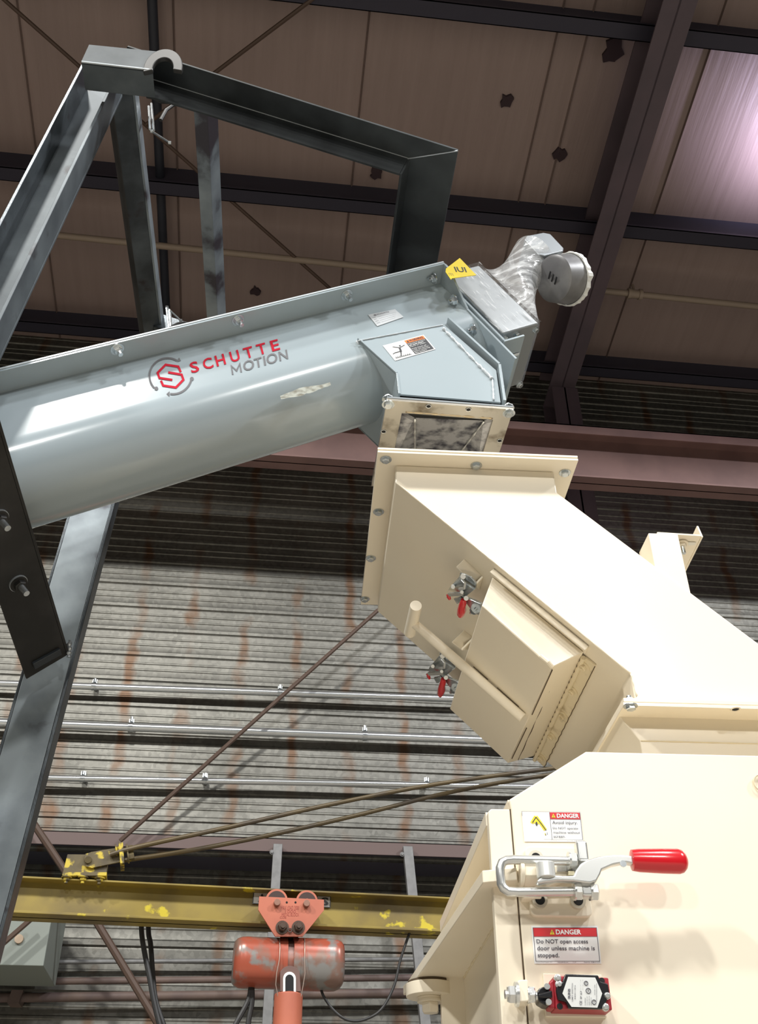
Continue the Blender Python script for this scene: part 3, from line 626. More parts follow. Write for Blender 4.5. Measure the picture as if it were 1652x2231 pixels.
for px, py in ((255, 768), (518, 705), (755, 650), (-60, 845)):
    r = ray(px, py - 8); t = (HT + O_.dot(n_)) / r.dot(n_); c = r * t; m = MB(); m.hexa(c, -n_, .0085, .008, ZINC, stud=.010); m.build('flange_bolt', conv)
# end angle with bolts
m = MB(); m.prism([K(.186, -.046, HT), K(.186, 0, HT), K(.186, 0, .215), K(.186, -.046, .30)], c_ * .005, GREY); m.prism([K(.186, -.002, .345), K(.186, W, .345), K(.186, W, .05), K(.186, -.002, .05)], c_ * .005, GREY); m.build('trough_end_plate', conv, bev=.0008)
for px, py, e in ((945, 606, -.022), (990, 655, -.01), (1031, 718, .004)):
    c = Kp(px, py, e); m = MB(); m.hexa(c, -c_, .0085, .007, ZINC, stud=.006); m.build('end_bolt', conv)
# drive adapter plate with folded foot
m = MB(); m.prism([K(.196, -.004, .35), K(.196, W + .01, .35), K(.196, W + .01, .105), K(.196, -.004, .105)], c_ * .005, GREY)
m.prism([K(.196, -.004, .105), K(.196, W + .01, .105), K(.196, W + .01, .100), K(.196, -.004, .100)], c_ * .05, GREY)
m.prism([K(.215, .035, .0995), K(.242, .035, .0995), K(.242, .042, .0995), K(.215, .042, .0995)], n_ * -.002, mat('pale_slot', (.72, .77, .79), .3)); m.build('adapter_plate', conv, bev=.0015)
# gearbox housing
HS = mat('housing_grey', (.30, .32, .33), .38, .3, coat=.4)
m = MB(); m.prism([K(.213, 0, .127), K(.303, 0, .127), K(.303, 0, .343), K(.213, 0, .343)], d_ * .16, HS); m.build('drive_housing', conv, bev=.004)
for s, e in ((.222, .006), (.298, .006), (.298, .15), (.25, .004)):
    m = MB(); m.hexa(K(s, e + .01, .127), -n_, .006, .006, ZINC); m.build('housing_bolt', conv)
EM = .05
cM = Kp(1225, 600, EM)
def Kd(px, py): return Kp(px, py, EM)
DKM = mat('dark_motor', (.13, .13, .135), .4, .3, c2=(.28, .28, .28), scale=9)
m = MB(); face = [Kp(*p, .0) for p in ((1143, 521), (1148, 513), (1184, 506), (1200, 509), (1229, 540), (1228, 547), (1188, 557), (1174, 555))]
m.prism(face, d_ * .085 - n_ * .0, mat('reducer_grey', (.20, .22, .235), .35, .3, coat=.4)); m.build('reducer_block', conv, bev=.003)
cy0 = Kp(1207, 607, .02); cyl_d = (Kp(1252, 590, .06) - cy0); cd = (c_ * .9 + d_ * .25).normalized()
m = MB(); m.tube([cy0 - cd * .004, cy0, cy0 + cd * .05, cy0 + cd * .052], [.044, .051, .055, .055], DKM, 36)
for k in range(3): m.prism([cy0 - cd * .005 + n_ * (-.014 + .011 * k) - d_ * .012, cy0 - cd * .005 + n_ * (-.010 + .011 * k) - d_ * .012, cy0 - cd * .005 + n_ * (-.010 + .011 * k) + d_ * .014, cy0 - cd * .005 + n_ * (-.014 + .011 * k) + d_ * .014], -cd * .001, BLACK)
m.build('motor', conv)
random.seed(5); m = MB(); aa = cd.orthogonal().normalized(); ab = cd.cross(aa); N_ = 60
vs = []
for k in range(N_):
    t = 2 * pi * k / N_; rr = random.uniform(0, .0025) + .002 * (random.random() < .12)
    for (x, r_) in ((.044, .0555), (.044, .057 + rr), (.054 + rr, .0575 + rr * .7), (.054, .0555)): vs.append(cy0 + cd * x + (aa * cos(t) + ab * sin(t)) * r_)
m.add(vs, [[4 * k + j, 4 * ((k + 1) % N_) + j, 4 * ((k + 1) % N_) + (j + 1) % 4, 4 * k + (j + 1) % 4] for k in range(N_) for j in range(4)], TAPE); m.build('frayed_tape', conv, smooth=False)
# shrink film: skirt from the housing to the reducer
def smooth_ring(pts, n=48):
    L_ = [(pts[(i + 1) % len(pts)] - pts[i]).length for i in range(len(pts))]; T = sum(L_); out = []
    for k in range(n):
        x = T * k / n; i = 0
        while x > L_[i]: x -= L_[i]; i += 1
        out.append(pts[i].lerp(pts[(i + 1) % len(pts)], x / L_[i]))
    return out
rA = smooth_ring([K(.305, -.003, .126), K(.305, -.003, .345), K(.305, .163, .345), K(.305, .163, .126)])
rB = smooth_ring([K(.32, .006, .15), K(.32, .01, .345), K(.32, .13, .345), K(.32, .13, .15)])
cmid = K(.395, .05, .335)
def circ(c, r, ax, r2=None):
    u = (K(.305, -.003, .126) - K(.305, .08, .235)); u = (u - ax * u.dot(ax)).normalized(); w_ = ax.cross(u)
    return [c + u * cos(2 * pi * k / 48) * r + w_ * sin(2 * pi * k / 48) * (r2 or r) for k in range(48)]
def align(a, b):
    best = min(((sum((a[k] - b[(k * s + o) % 48]).length for k in range(0, 48, 4)), o, s) for o in range(48) for s in (1, -1)))
    return [b[(k * best[2] + best[1]) % 48] for k in range(48)]
rings = [rA, rB]
for cc, r1_, ax in ((K(.36, .055, .285), .064, c_), (K(.41, .05, .325), .046, c_), (K(.455, .045, .355), .05, c_), (K(.475, .04, .362), .056, c_)): rings.append(align(rings[-1], circ(cc, r1_, (ax + n_ * .3).normalized())))
m = MB(); vs = [p for r in rings for p in r]; random.seed(2)
m.add(vs, [[i * 48 + k, i * 48 + (k + 1) % 48, (i + 1) * 48 + (k + 1) % 48, (i + 1) * 48 + k] for i in range(len(rings) - 1) for k in range(48)], FILM)
o = m.build('shrink_film', conv, sharp=180); sd = o.modifiers.new('s', 'SUBSURF'); sd.levels = 1; sd.render_levels = 2
m = MB(); nx, ny = 14, 30; random.seed(9)
vs = [K(.205 + .101 * i / nx, -.0035 - .0035 * abs(mnoise.noise(V(i * .8, j * .22, 3))) , .125 + .222 * j / ny) for j in range(ny + 1) for i in range(nx + 1)]
m.add(vs, [[j * (nx + 1) + i, j * (nx + 1) + i + 1, (j + 1) * (nx + 1) + i + 1, (j + 1) * (nx + 1) + i] for j in range(ny) for i in range(nx)], FILMH); m.build('housing_film', conv, sharp=180)
m = MB(); vs = []; hn = 20
for i in range(9):
    for j in range(hn + 1):
        t = j / hn; vs.append(K(.205 + .1 * i / 8, -.004 + .168 * t, .345 + .022 * sin(pi * t) * (1 - .4 * (i / 8 - .3) ** 2 * 4) + .004 * mnoise.noise(V(i, j * .5, 1))))
m.add(vs, [[i * (hn + 1) + j, (i + 1) * (hn + 1) + j, (i + 1) * (hn + 1) + j + 1, i * (hn + 1) + j + 1] for i in range(8) for j in range(hn)], FILMH); m.build('top_film', conv, sharp=180)
# yellow tag under the film
m = MB(); Q = quad_fn([Kp(*p, -.006) for p in ((1003, 562), (1040, 600), (986, 606), (970, 590))])
m.prism([Kp(*p, -.05) for p in ((1002, 562), (1038, 599), (985, 606), (983, 609), (971, 592), (972, 585))], d_ * .0012, LYEL)
f = lambda a, b: Kp(994 + 24 * a - 5 * b, 592 + 1 * a - 11 * b, -.0505)
put_text(m, f, 'IUI', LBLK, .01); put_text(m, lambda a, b: Kp(980 + 10 * a - 3 * b, 600 + 1 * a - 6 * b, -.0505), 'm', mat('faint_yellow', (.6, .5, .1), .5)); tag(m.build('yellow_tag', conv, normals=False), 'yellow warning sticker at the corner of the wrapped housing')

# discharge spout
sp = [(-.072, .214), (.111, .192), (.127, .032), (.082, -.047), (-.083, .046), (-.056, .098)]
sp = [onK(*p) for p in ((778, 743), (965, 711), (1080, 812), (1090, 882), (867, 864), (862, 819))]
EF = -.006
m = MB(); front = [K(a, EF, b) for a, b in sp]; m.prism(front, d_ * .004, GREY); m.build('spout_front', conv, bev=.0006)
def side(name, a, b, t=.004, e0=EF - .002, mt=GREY):
    pa, pb = K(a[0], e0, a[1]), K(b[0], e0, b[1]); q = (pb - pa).cross(d_).normalized() * t
    return [pa, pb, pb + d_ * (W + .02), pa + d_ * (W + .02)], q
m = MB()
for i, j in ((0, 5), (5, 4)): qd, vv = side('x', sp[i], sp[j]); m.prism(qd, vv, GREY)
m.build('spout_side', conv, bev=.0006)
m = MB(); r1 = onK(973, 704); r2 = onK(1083, 805); r3 = onK(1094, 884)
for a, b in ((r1, r2), (r2, r3)): qd, vv = side('x', a, b, .005, EF - .008); m.prism(qd, vv, GREY)
m.build('spout_side', conv, bev=.0006)
m = MB(); m.prism([K(a, W + .008, b) for a, b in sp], d_ * .004, GREY); m.build('spout_back', conv)
def bead(name, par, P0, P1, r, mt, n=26, seed=1, gap=.12, amp=.35):
    random.seed(seed); m = MB(); pts = []; rs = []
    for k in range(n + 1): pts.append(P0.lerp(P1, k / n)); rs.append(r * (1 + random.uniform(-amp, amp)))
    m.tube(pts, rs, mt, 8); return m.build(name, par, sharp=180)
def Ke(px, py): return Kp(px, py, EF - .001)
bead('weld_bead', conv, Ke(778, 743), Ke(965, 708), .0012, GREYD, 40, 1)
bead('weld_bead', conv, Ke(966, 716), Ke(1073, 826), .0028, GREYD, 44, 2, amp=.5)
bead('weld_bead', conv, Ke(1073, 826), Ke(1076, 872), .0018, GREYD, 14, 3)
bead('weld_bead', conv, Kp(778, 743, -.002), Kp(786, 766, .01), .0035, GREYD, 6, 4)

# outlet flange
zf = 1.25; x0, x1, y0, y1 = .178, .406, 1.342, 1.590
def rect(x0, x1, y0, y1, z): return [V(x0, y0, z), V(x1, y0, z), V(x1, y1, z), V(x0, y1, z)]
fb = .031
m = MB(); m.ring(rect(x0, x1, y0, y1, zf + .004), rect(x0 + fb, x1 - fb, y0 + fb, y1 - fb, zf + .004), (0, 0, .004), mat('flange_grey', (.30, .33, .35), .3)); m.build('outlet_flange', conv, bev=.0006)
m = MB(); m.ring(rect(x0, x1, y0, y1, zf - .002), rect(x0 + fb, x1 - fb, y0 + fb, y1 - fb, zf - .002), (0, 0, .005), INOX); tag(m.build('stainless_flange', conv, bev=.0006), 'brushed stainless flange ring under the spout')
ins = rect(x0 + fb - .004, x1 - fb + .004, y0 + fb - .004, y1 - fb + .004, zf + .002)
m = MB(); ap = [V(.258, 1.385, zf + .12), V(.335, 1.385, zf + .12), V(.300, 1.50, zf + .10), V(.262, 1.50, zf + .10)]
b0 = [V(x0 + fb + .026, y0 + fb + .016, zf + .004), V(x1 - fb - .014, y0 + fb + .010, zf + .004), V(x1 - fb - .05, y1 - fb, zf + .03), V(x0 + fb + .052, y1 - fb, zf + .03)]
m.prism(b0, (0, 0, .002), INOXI); m.prism([ins[0], b0[0], b0[3], ins[3]], (0, 0, .002), INOXI); m.prism([ins[1], b0[1], b0[2], ins[2]], (0, 0, .002), INOXI); m.prism([ins[0], ins[1], b0[1], b0[0]], (0, 0, .002), DARK); m.build('inner_hopper', conv)
bead('weld_bead', conv, b0[0] - V(0, 0, .002), b0[3] - V(0, 0, .002), .0025, CHROME, 22, 8, amp=.5); bead('weld_bead', conv, b0[1] - V(0, 0, .002), b0[2] - V(0, 0, .002), .0022, CHROME, 22, 9, amp=.5)
bead('weld_bead', conv, ins[0] + V(.01, 0, -.003), ins[1] + V(-.005, 0, -.003), .0022, mat('tan_bead', (.55, .45, .3), .35, .7), 34, 10, amp=.5)
m = MB(); m.ring(rect(x0 + fb, x1 - fb, y0 + fb, y1 - fb, zf + .008), rect(x0 + fb + .003, x1 - fb - .003, y0 + fb + .003, y1 - fb - .003, zf + .008), (0, 0, .10), DARK); m.build('spout_throat', conv)
for px, py in ((846, 881), (1109, 900)):
    c = Pz(px, py, zf - .002); m = MB(); m.hexa(c, (0, 0, -1), .0078, .006, ZINC); m.cyl(c, c + V(0, 0, .022), .004, ZINC, 10); m.hexa(c + V(0, 0, .012), (0, 0, 1), .0075, .007, ZINC); m.build('corner_bolt', conv)
for px, py in ((934, 885), (1021, 892), (836, 940), (1089, 960)):
    c = Pz(px, py, zf - .0025); m = MB(); m.cyl(c, c + V(0, 0, .0006), .0045, DARK, 16); m.torus(c - V(0, 0, .0002), (0, 0, 1), .0045, .0009, CHROME, 16, k=6); m.build('bolt_hole', conv)

# logo, labels on the trough
z3 = lambda x, y: (300 + x / 4.13, 700 + y / 4.13)
def S3(x, y, off=.0008): return surf(*z3(x, y), off)
def stroke(m, pts, wd, mt, off=.0008, closed=False):
    """flat stroke of width wd (zoomed units) along pts on the trough surface"""
    n = len(pts); L_ = []; R_ = []
    for i in range(n):
        a = pts[(i - 1) % n] if (i > 0 or closed) else pts[i]; b = pts[(i + 1) % n] if (i < n - 1 or closed) else pts[i]; p = pts[i]
        d1 = V(p[0] - a[0], p[1] - a[1], 0); d2 = V(b[0] - p[0], b[1] - p[1], 0)
        if d1.length < 1e-6: d1 = d2
        if d2.length < 1e-6: d2 = d1
        d1.normalize(); d2.normalize(); n1 = V(-d1.y, d1.x, 0); n2 = V(-d2.y, d2.x, 0); q = (n1 + n2); q = q / max(.35, q.length_squared / 2) * .5 * 1.0 * (1) ; q = (n1 + n2).normalized() / max(.5, (n1 + n2).normalized().dot(n1))
        L_.append((p[0] + q.x * wd / 2, p[1] + q.y * wd / 2)); R_.append((p[0] - q.x * wd / 2, p[1] - q.y * wd / 2))
    vs = [S3(*p, off) for p in L_] + [S3(*p, off) for p in R_]
    m.add(vs, [[i, (i + 1) % n, n + (i + 1) % n, n + i] for i in range(n if closed else n - 1)], mt)
m = MB()
stroke(m, [(388, 460), (366, 410), (252, 393), (180, 466), (196, 512), (312, 530)], 20, LOGOR)
stroke(m, [(275, 462), (396, 482), (412, 528), (344, 598), (229, 580), (210, 536)], 20, LOGOR)
for c0, c1 in (((312, 530), 1), ): pass
m.build('logo_monogram', conv, normals=False)
m = MB()
def arc(cx, cy, rx, ry, a0, a1, n=30): return [(cx + rx * cos(radians(a0 + (a1 - a0) * k / n)), cy - ry * sin(radians(a0 + (a1 - a0) * k / n))) for k in range(n + 1)]
stroke(m, arc(270, 495, 163, 161, 222, 58), 17, LGREY)
stroke(m, arc(317, 483, 172, 174, -15, -98), 17, LGREY)
def disc(m, x, y, r, mt, off=.0009): m.poly([S3(x + r * cos(2 * pi * k / 18), y + r * sin(2 * pi * k / 18), off) for k in range(18)], mt)
disc(m, 168, 607, 17, LGREY); disc(m, 488, 520, 17, LGREY)
m.poly([S3(*p) for p in ((372, 328), (390, 358), (356, 368))], LGREY); m.poly([S3(*p) for p in ((288, 632), (260, 656), (286, 680))], LGREY)
m.build('logo_arrows', conv, normals=False)
def glyphs(m, word, boxes, mt, bold):
    for ch, (x0_, y0_, x1_, y1_, lean) in zip(word, boxes):
        put_text(m, lambda a, b: S3(x0_ + (x1_ - x0_) * a + lean[0] * (1 - b), y1_ + (lean[1]) * a - (y1_ - y0_) * b, .0009), ch, mt, bold)
m = MB()
base0, base1 = (487, 472), (1345, 240)
ang = atan2(base1[1] - base0[1], base1[0] - base0[0]); ux, uy = cos(ang), sin(ang); vx, vy = -.26, -.965   # up direction leans with the letters
Ls = [('S', 0, 76), ('C', 118, 90), ('H', 236, 86), ('U', 372, 84), ('T', 500, 84), ('T', 622, 84), ('E', 752, 74)]
tt = 888 / 826.
for ch, s_, w_ in Ls:
    s_ *= 1.0; hh = 98
    ox, oy = 487 + ux * s_ * 1.0, 472 + uy * s_ * 1.0
    put_text(m, lambda a, b: S3(ox + ux * w_ * a + vx * hh * b, oy + uy * w_ * a + vy * hh * b, .0009), ch, LOGOR, .018)
m.build('logo_lettering', conv, normals=False)
m = MB()
p0, p1 = (850, 484), (1366, 336)
ang = atan2(p1[1] - p0[1], p1[0] - p0[0]); ux2, uy2 = cos(ang), sin(ang)
def ML(a, b): return (850 + ux2 * 92 * a - .16 * 84 * b, 484 + uy2 * 92 * a - .985 * 84 * b)
stroke(m, [ML(.07, 0), ML(.07, .94), ML(.5, .30), ML(.93, .94), ML(.93, 0)], 14, LGREY)
for ch, s_, w_ in [('O', 112, 100), ('T', 214, 74), ('I', 302, 17), ('O', 330, 100), ('N', 446, 80)]:
    hh = 84 if ch != 'O' else 90; o2 = 0 if ch != 'O' else 3
    ox, oy = 850 + ux2 * s_, 484 + uy2 * s_ + o2
    put_text(m, lambda a, b: S3(ox + ux2 * w_ * a - .16 * hh * b, oy + uy2 * w_ * a - .985 * hh * b, .0009), ch, LGREY, .012)
m.build('logo_lettering', conv, normals=False)
# scraped patch
PATCH = mat('scraped_paint', (.30, .31, .27), .5, c2=(.12, .11, .08), scale=80)
m = MB(); random.seed(4); up_ = [(610 + 109 * k / 16, 866 - 30 * k / 16 - (3 + 5 * sin(pi * min(1, k / 13)) * random.uniform(.7, 1.2))) for k in range(17)]; lo_ = [(612 + 109 * k / 16, 870 - 32 * k / 16 + 5 * sin(pi * k / 17) * random.uniform(.6, 1.3)) for k in range(17)]
m.add([surf(*p) for p in up_] + [surf(*p) for p in lo_], [[k, k + 1, 18 + k, 17 + k] for k in range(16)], PATCH)
for x, y, r in ((662, 853, 3), (642, 859, 2.5), (630, 862, 2)): m.poly([surf(x + r * 1.6 * cos(2 * pi * k / 10), y + r * sin(2 * pi * k / 10), .0012) for k in range(10)], STEELK)
tag(m.build('scraped_patch', conv, normals=False), 'scraped patch of missing paint')
# rating plate
Q = quad_fn([Kp(*p, -.0008) for p in ((802, 686), (861, 674), (880, 691), (822, 711))]); m = MB(); m.quadpatch(Q, 0, 0, 1, 1, LSIL, .0004)
LT = mat('plate_print', (.20, .20, .22), .5)
put_text(m, lambda a, b: Q(.28 + .45 * a, .18 - .10 * b, .0008), 'SCHUTTE', LT, .01); m.poly([Q(.21 + .05 * cos(k), .15 + .07 * sin(k), .0008) for k in (0, 1, 2, 3, 4, 5)], LT)
for k, r in enumerate(('MODEL', 'SERIAL', 'ORDER', 'DATE')):
    v = .34 + .16 * k; put_text(m, lambda a, b: Q(.06 + .12 * a, v - .05 * b, .0008), r, LT); m.quadpatch(Q, .22, v - .006, .92 - .06 * k, v + .004, LT, .0008)
tag(m.build('rating_plate', conv, normals=False), 'small silver rating plate')
# warning label on spout
z4 = lambda x, y: (740 + x / 5.1625, 640 + y / 5.1625)
EQ = EF - .0006
Q = quad_fn([Kp(*z4(*p), EQ) for p in ((486, 585), (945, 463), (1080, 625), (625, 755))]); m = MB()
m.quadpatch(Q, 0, 0, 1, 1, WHITEM, .0003); m.quadpatch(Q, .505, .24, .975, .95, LBLK, .0006); m.quadpatch(Q, .505, .045, .975, .23, LORG, .0006)
put_text(m, lambda a, b: Q(.60 + .34 * a, .20 - .13 * b, .001), 'WARNING', LBLK, .02)
m.poly([Q(.535, .20, .001), Q(.59, .20, .001), Q(.5625, .065, .001)], LBLK)
for v, l, t_ in ((.34, .72, 'Exposed screws'), (.43, .6, 'can cause severe'), (.52, .66, 'injury or death.'), (.66, .62, 'Keep hands off.'), (.75, .66, 'Lock out power'), (.84, .66, 'before removing'), (.92, .5, 'the covers.')):
    put_text(m, lambda a, b: Q(.52 + .42 * l * 1.4 * a if l * 1.4 < 1 else .52 + .42 * a, v - .055 * b, .001), t_, WHITEM, .012)
# falling figure over a screw
def lim(a, b, w_):
    d = V(b[0] - a[0], b[1] - a[1], 0).normalized(); n = V(-d.y, d.x, 0) * w_; m.poly([Q(a[0] + n.x, a[1] + n.y * 1.6, .001), Q(b[0] + n.x, b[1] + n.y * 1.6, .001), Q(b[0] - n.x, b[1] - n.y * 1.6, .001), Q(a[0] - n.x, a[1] - n.y * 1.6, .001)], LBLK)
m.poly([Q(.335 + .022 * cos(2 * pi * k / 12), .27 + .04 * sin(2 * pi * k / 12), .001) for k in range(12)], LBLK)
lim((.30, .35), (.26, .62), .022); lim((.31, .37), (.44, .30), .010); lim((.30, .37), (.17, .22), .010); lim((.27, .58), (.12, .58), .012); lim((.12, .58), (.06, .62), .010); lim((.26, .60), (.22, .76), .013); lim((.22, .76), (.19, .83), .010)
for k in range(8): lim((.06 + .045 * k, .86 + .004 * k), (.09 + .045 * k, .80 + .004 * k), .006)
lim((.05, .88), (.43, .90), .008); tag(m.build('warning_label', conv, normals=False), 'orange, black and white warning label')
cclamp(1.60, [(367, 722), (374, 713), (388, 706), (402, 704), (416, 708), (424, 722)], [((363, 668), (369, 716)), ((370, 676), (373, 716))], [(364, 670), (394, 699)], .0028, 'small screw clamp standing above the trough behind the conveyor flange')

# ------------------------------------------------------------------ cream machine: local frame (x along, y away, z up)
mm = radians(-2.53); MX = V(cos(mm), sin(mm), 0); MY = V(-sin(mm), cos(mm), 0)
def L(x, y, z): return MX * x + MY * y + V(0, 0, z)
def Lxz(px, py, y=1.2): p = onp(px, py, MY, y); return p.dot(MX), p.z
def Lp(px, py, y=1.2): return onp(px, py, MY, y)
def lbox(m, x0, x1, y0, y1, z0, z1, mt): return m.box(L(x0, y0, z0), MX * (x1 - x0), MY * (y1 - y0), V(0, 0, z1 - z0), mt)

# ---- feed chute
chute = thing('feed_chute', L(.5, 1.5, .66), 'cream inlet chute sloping down from a bolted flange, with an access door', 'chute')
XR = .751
body = [(.127, 1.062), (.126, 1.026), (.459, .694), (.459, .652), (XR + .02, .652), (XR, .662), (.388, 1.019), (.387, 1.062)]
m = MB(); m.prism([L(a, 1.30, b) for a, b in body], MY * .40, CREAM); m.build('chute_body', chute, bev=.003, seg=3)
fl0 = [L(.096, 1.27, 1.062), L(.421, 1.27, 1.062), L(.421, 1.735, 1.062), L(.096, 1.735, 1.062)]
fi = [L(.130, 1.303, 1.062), L(.384, 1.303, 1.062), L(.384, 1.697, 1.062), L(.130, 1.697, 1.062)]
m = MB(); m.ring(fl0, fi, (0, 0, .0045), CREAM); m.build('lower_inlet_flange', chute, bev=.0008)
m = MB(); m.ring([p + V(0, 0, .0062) for p in fl0], [p + V(0, 0, .0062) for p in fi], (0, 0, .0045), CREAM); m.build('upper_inlet_flange', chute, bev=.0008)
for px, py in ((841, 1001), (1038, 1014), (1231, 1030), (825, 1115), (808, 1216), (795, 1305)):
    c = Pz(px, py, 1.0615); m = MB(); m.hexa(c, (0, 0, -1), .0065, .0055, ZINC, ref=(1, .3, 0)); m.build('flange_bolt', chute)
for px in (1260, 1480): pass
# lower flange pair
zlf = Lxz(1362, 1523, 1.268)[1]; xlf = Lxz(1362, 1523, 1.268)[0]
m = MB(); lbox(m, xlf - .002, .85, 1.268, 1.73, zlf - .004, zlf + .002, CREAM); m.build('outlet_flange', chute, bev=.0008)
c = L(xlf + .012, 1.285, zlf + .002); m = MB(); m.hexa(c, (0, 0, 1), .0075, .007, ZINC, stud=.004); m.build('flange_nut', chute)
bead('weld_bead', chute, L(.126, 1.2985, 1.026), L(.459, 1.2985, .694), .0014, CREAM, 60, 21, amp=.5)
bead('weld_bead', chute, L(.459, 1.2985, .694), L(.462, 1.2985, .66), .0014, CREAM, 8, 22)
# support post with slotted angle on top
def lx(px, y): p = ray(px, 1165); return (p * (y / p.dot(MY))).dot(MX)
xa_, zt_ = Lxz(1413, 1161, 1.302); xb_, _ = Lxz(1478, 1165, 1.302)
m = MB(); m.prism([L(xa_, 1.302, zt_), L(xb_, 1.302, zt_), L(xb_, 1.302, 1.407 - xb_ - .01), L(xa_, 1.302, 1.407 - xa_ - .01)], MY * .055, CREAM); m.build('support_post', chute, bev=.0015)
x2, z2 = Lxz(1526, 1168, 1.31)
m = MB(); zz = zt_ - .001; m.prism([L(xa_ + .015, 1.303, zz + .001), L(x2, 1.306, zz + .001), L(x2 + .004, 1.42, zz + .001), L(xa_ + .015, 1.42, zz + .001)], (0, 0, .0035), CREAM)
m.prism([L(x2, 1.306, zz), L(x2 + .004, 1.42, zz), L(x2 + .004, 1.42, zz + .026), L(x2 - .001, 1.312, zz + .026)], MX * .003, CREAM); m.build('slotted_angle', chute, bev=.0008)
m = MB(); c = L(xb_ + .013, 1.325, zz); m.prism([c + MX * x + MY * y for x, y in ((-.010, -.004), (.022, -.004), (.022, .004), (-.010, .004))], (0, 0, -.0008), mat('slot_light', (.8, .78, .7), .5)); m.hexa(c - V(0, 0, .001), (0, 0, -1), .007, .006, CREAM, stud=0); m.cyl(c, c - V(0, 0, .02), .0035, ZINC, 10); m.cyl(c + V(0, 0, .004), c + V(0, 0, .008), .007, ZINC, 16); m.build('slot_bolt', chute)

# access door on the underside: p along the slope, y across, q outward
PD = (MX * 1 + V(0, 0, -1)) / sqrt(2); QD = (MX * -1 + V(0, 0, -1)) / sqrt(2); P0 = L(.126, 0, 1.026)
def QP(p, y, q): return P0 + PD * p + MY * y + QD * q
def qxy(px, py, q=0.0):
    pl = P0.dot(QD) + q; r = ray(px, py); w_ = r * (pl / r.dot(QD)); return w_.dot(PD) - P0.dot(PD), w_.dot(MY)
def Qp(px, py, q=0.0): a, b = qxy(px, py, q); return QP(a, b, q)
z1_ = lambda x, y: (880 + x / 3.7545, 1200 + y / 3.7545)
a0p, a1p = qxy(*z1_(740, 205))[0] , qxy(*z1_(1480, 830))[0]; yf = 1.327
b0p, b1p = .241, .379; QH = .058
m = MB()
base = [(a0p, yf), (a1p, yf), (a1p, 1.705), (a0p, 1.705)]; topo = [(b0p, yf - .004), (b1p, yf + .002), (b1p - .004, 1.685), (b0p - .004, 1.680)]
vs = [QP(a, b, .004) for a, b in base] + [QP(a, b, QH) for a, b in topo]
m.add(vs, [[0, 1, 2, 3], [4, 5, 6, 7], [0, 1, 5, 4], [1, 2, 6, 5], [2, 3, 7, 6], [3, 0, 4, 7]], CREAM)
door = m.build('door_housing', chute, bev=.0015)
m = MB(); m.prism([QP(a0p - .004, yf - .016, 0), QP(a1p + .002, yf - .016, 0), QP(a1p + .002, yf - .013, 0), QP(a0p - .004, yf - .013, 0)], QD * .010, CREAM)
m.prism([QP(a0p - .004, yf - .016, 0), QP(a1p + .002, yf - .016, 0), QP(a1p + .002, yf + .005, 0), QP(a0p - .004, yf + .005, 0)], QD * .003, CREAM); m.build('door_flange', chute, bev=.0006)
m = MB()
for x0_, y0_, x1_, y1_ in ((805, 235, 1065, 445), (1150, 515, 1440, 765)): m.tube([Qp(*z1_(x0_, y0_), .004), Qp(*z1_(x1_, y1_), .004)], .0011, SEAM, 6)
for x0_, y0_, x1_, y1_, q in ((1215, 975, 1050, 1340, QH), (1005, 1450, 885, 1700, QH), (570, 948, 690, 1055, QH + .0005), (765, 1120, 940, 1275, QH + .0005)): m.tube([Qp(*z1_(x0_, y0_), q), Qp(*z1_(x1_, y1_), q)], .0009, SEAM, 6)
for qq, dp in ((.038, .005), (.020, .011)):
    m.tube([QP(b1p + dp * .8 + .0006 * sin(k * 1.3), yf + .01 + (1.69 - yf - .01) * k / 24, qq) for k in range(25)], .0008, SEAM, 6)
m.build('dirty_seams', chute)
m = MB(); m.tube([QP(b0p + .022, yf - .006, QH + .001), QP(b1p - .018, yf - .001, QH + .001)], .002, CREAM, 8); m.tube([QP(b1p - .022, yf - .004, QH + .001), QP(b1p - .008, yf - .006, QH + .002), QP(b1p + .0, yf, QH)], .0035, CREAM, 8); m.build('housing_weld', chute)
# hinge strip, knuckle and bolts
hp0, hp1 = .401, .420
m = MB(); m.prism([QP(hp0, 1.338, 0), QP(hp1, 1.338, 0), QP(hp1, 1.715, 0), QP(hp0, 1.715, 0)], QD * .003, CREAMD); m.tube([QP(.3995, 1.338, .005), QP(.3995, 1.715, .005)], .0038, CREAMD, 10); m.build('hinge_strip', chute, bev=.0005)
for k in range(22):
    pass
m = MB()
for k in range(21): m.tube([QP(.3968, 1.345 + .0175 * k, .0082), QP(.3968, 1.350 + .0175 * k, .0082)], .0006, SEAM, 5)
m.tube([QP(hp1 + .0008 * sin(k * 3.1), 1.34 + .375 * k / 30, .003) for k in range(31)], .0007, SEAM, 5); m.build('hinge_gap', chute)
for x, y in ((1480, 945), (1385, 1145), (1305, 1345), (1210, 1515), (1130, 1690)):
    c = Qp(*z1_(x, y), .003); m = MB(); m.cyl(c, c + QD * .0015, .0095, CREAMD, 20); m.hexa(c + QD * .001, QD, .0058, .006, CREAMD, stud=.002); m.build('hinge_bolt', chute)
# T handle
qh = .076; tA, tB = Qp(*z1_(100, 448), qh), Qp(*z1_(48, 672), qh); tC = Qp(*z1_(75, 585), qh); tE = Qp(*z1_(972, 1368), QH + .009)
m = MB(); m.cyl(tA, tB, .0098, CREAM, 24); m.build('handle_grip', chute, bev=.0008)
m = MB(); tk = tC.lerp(tE, .13); m.tube([tC, tk, tk.lerp(tE, .02), tE], [.0078, .0078, .0082, .0082], CREAM, 20); m.build('handle_bar', chute, bev=.0006)
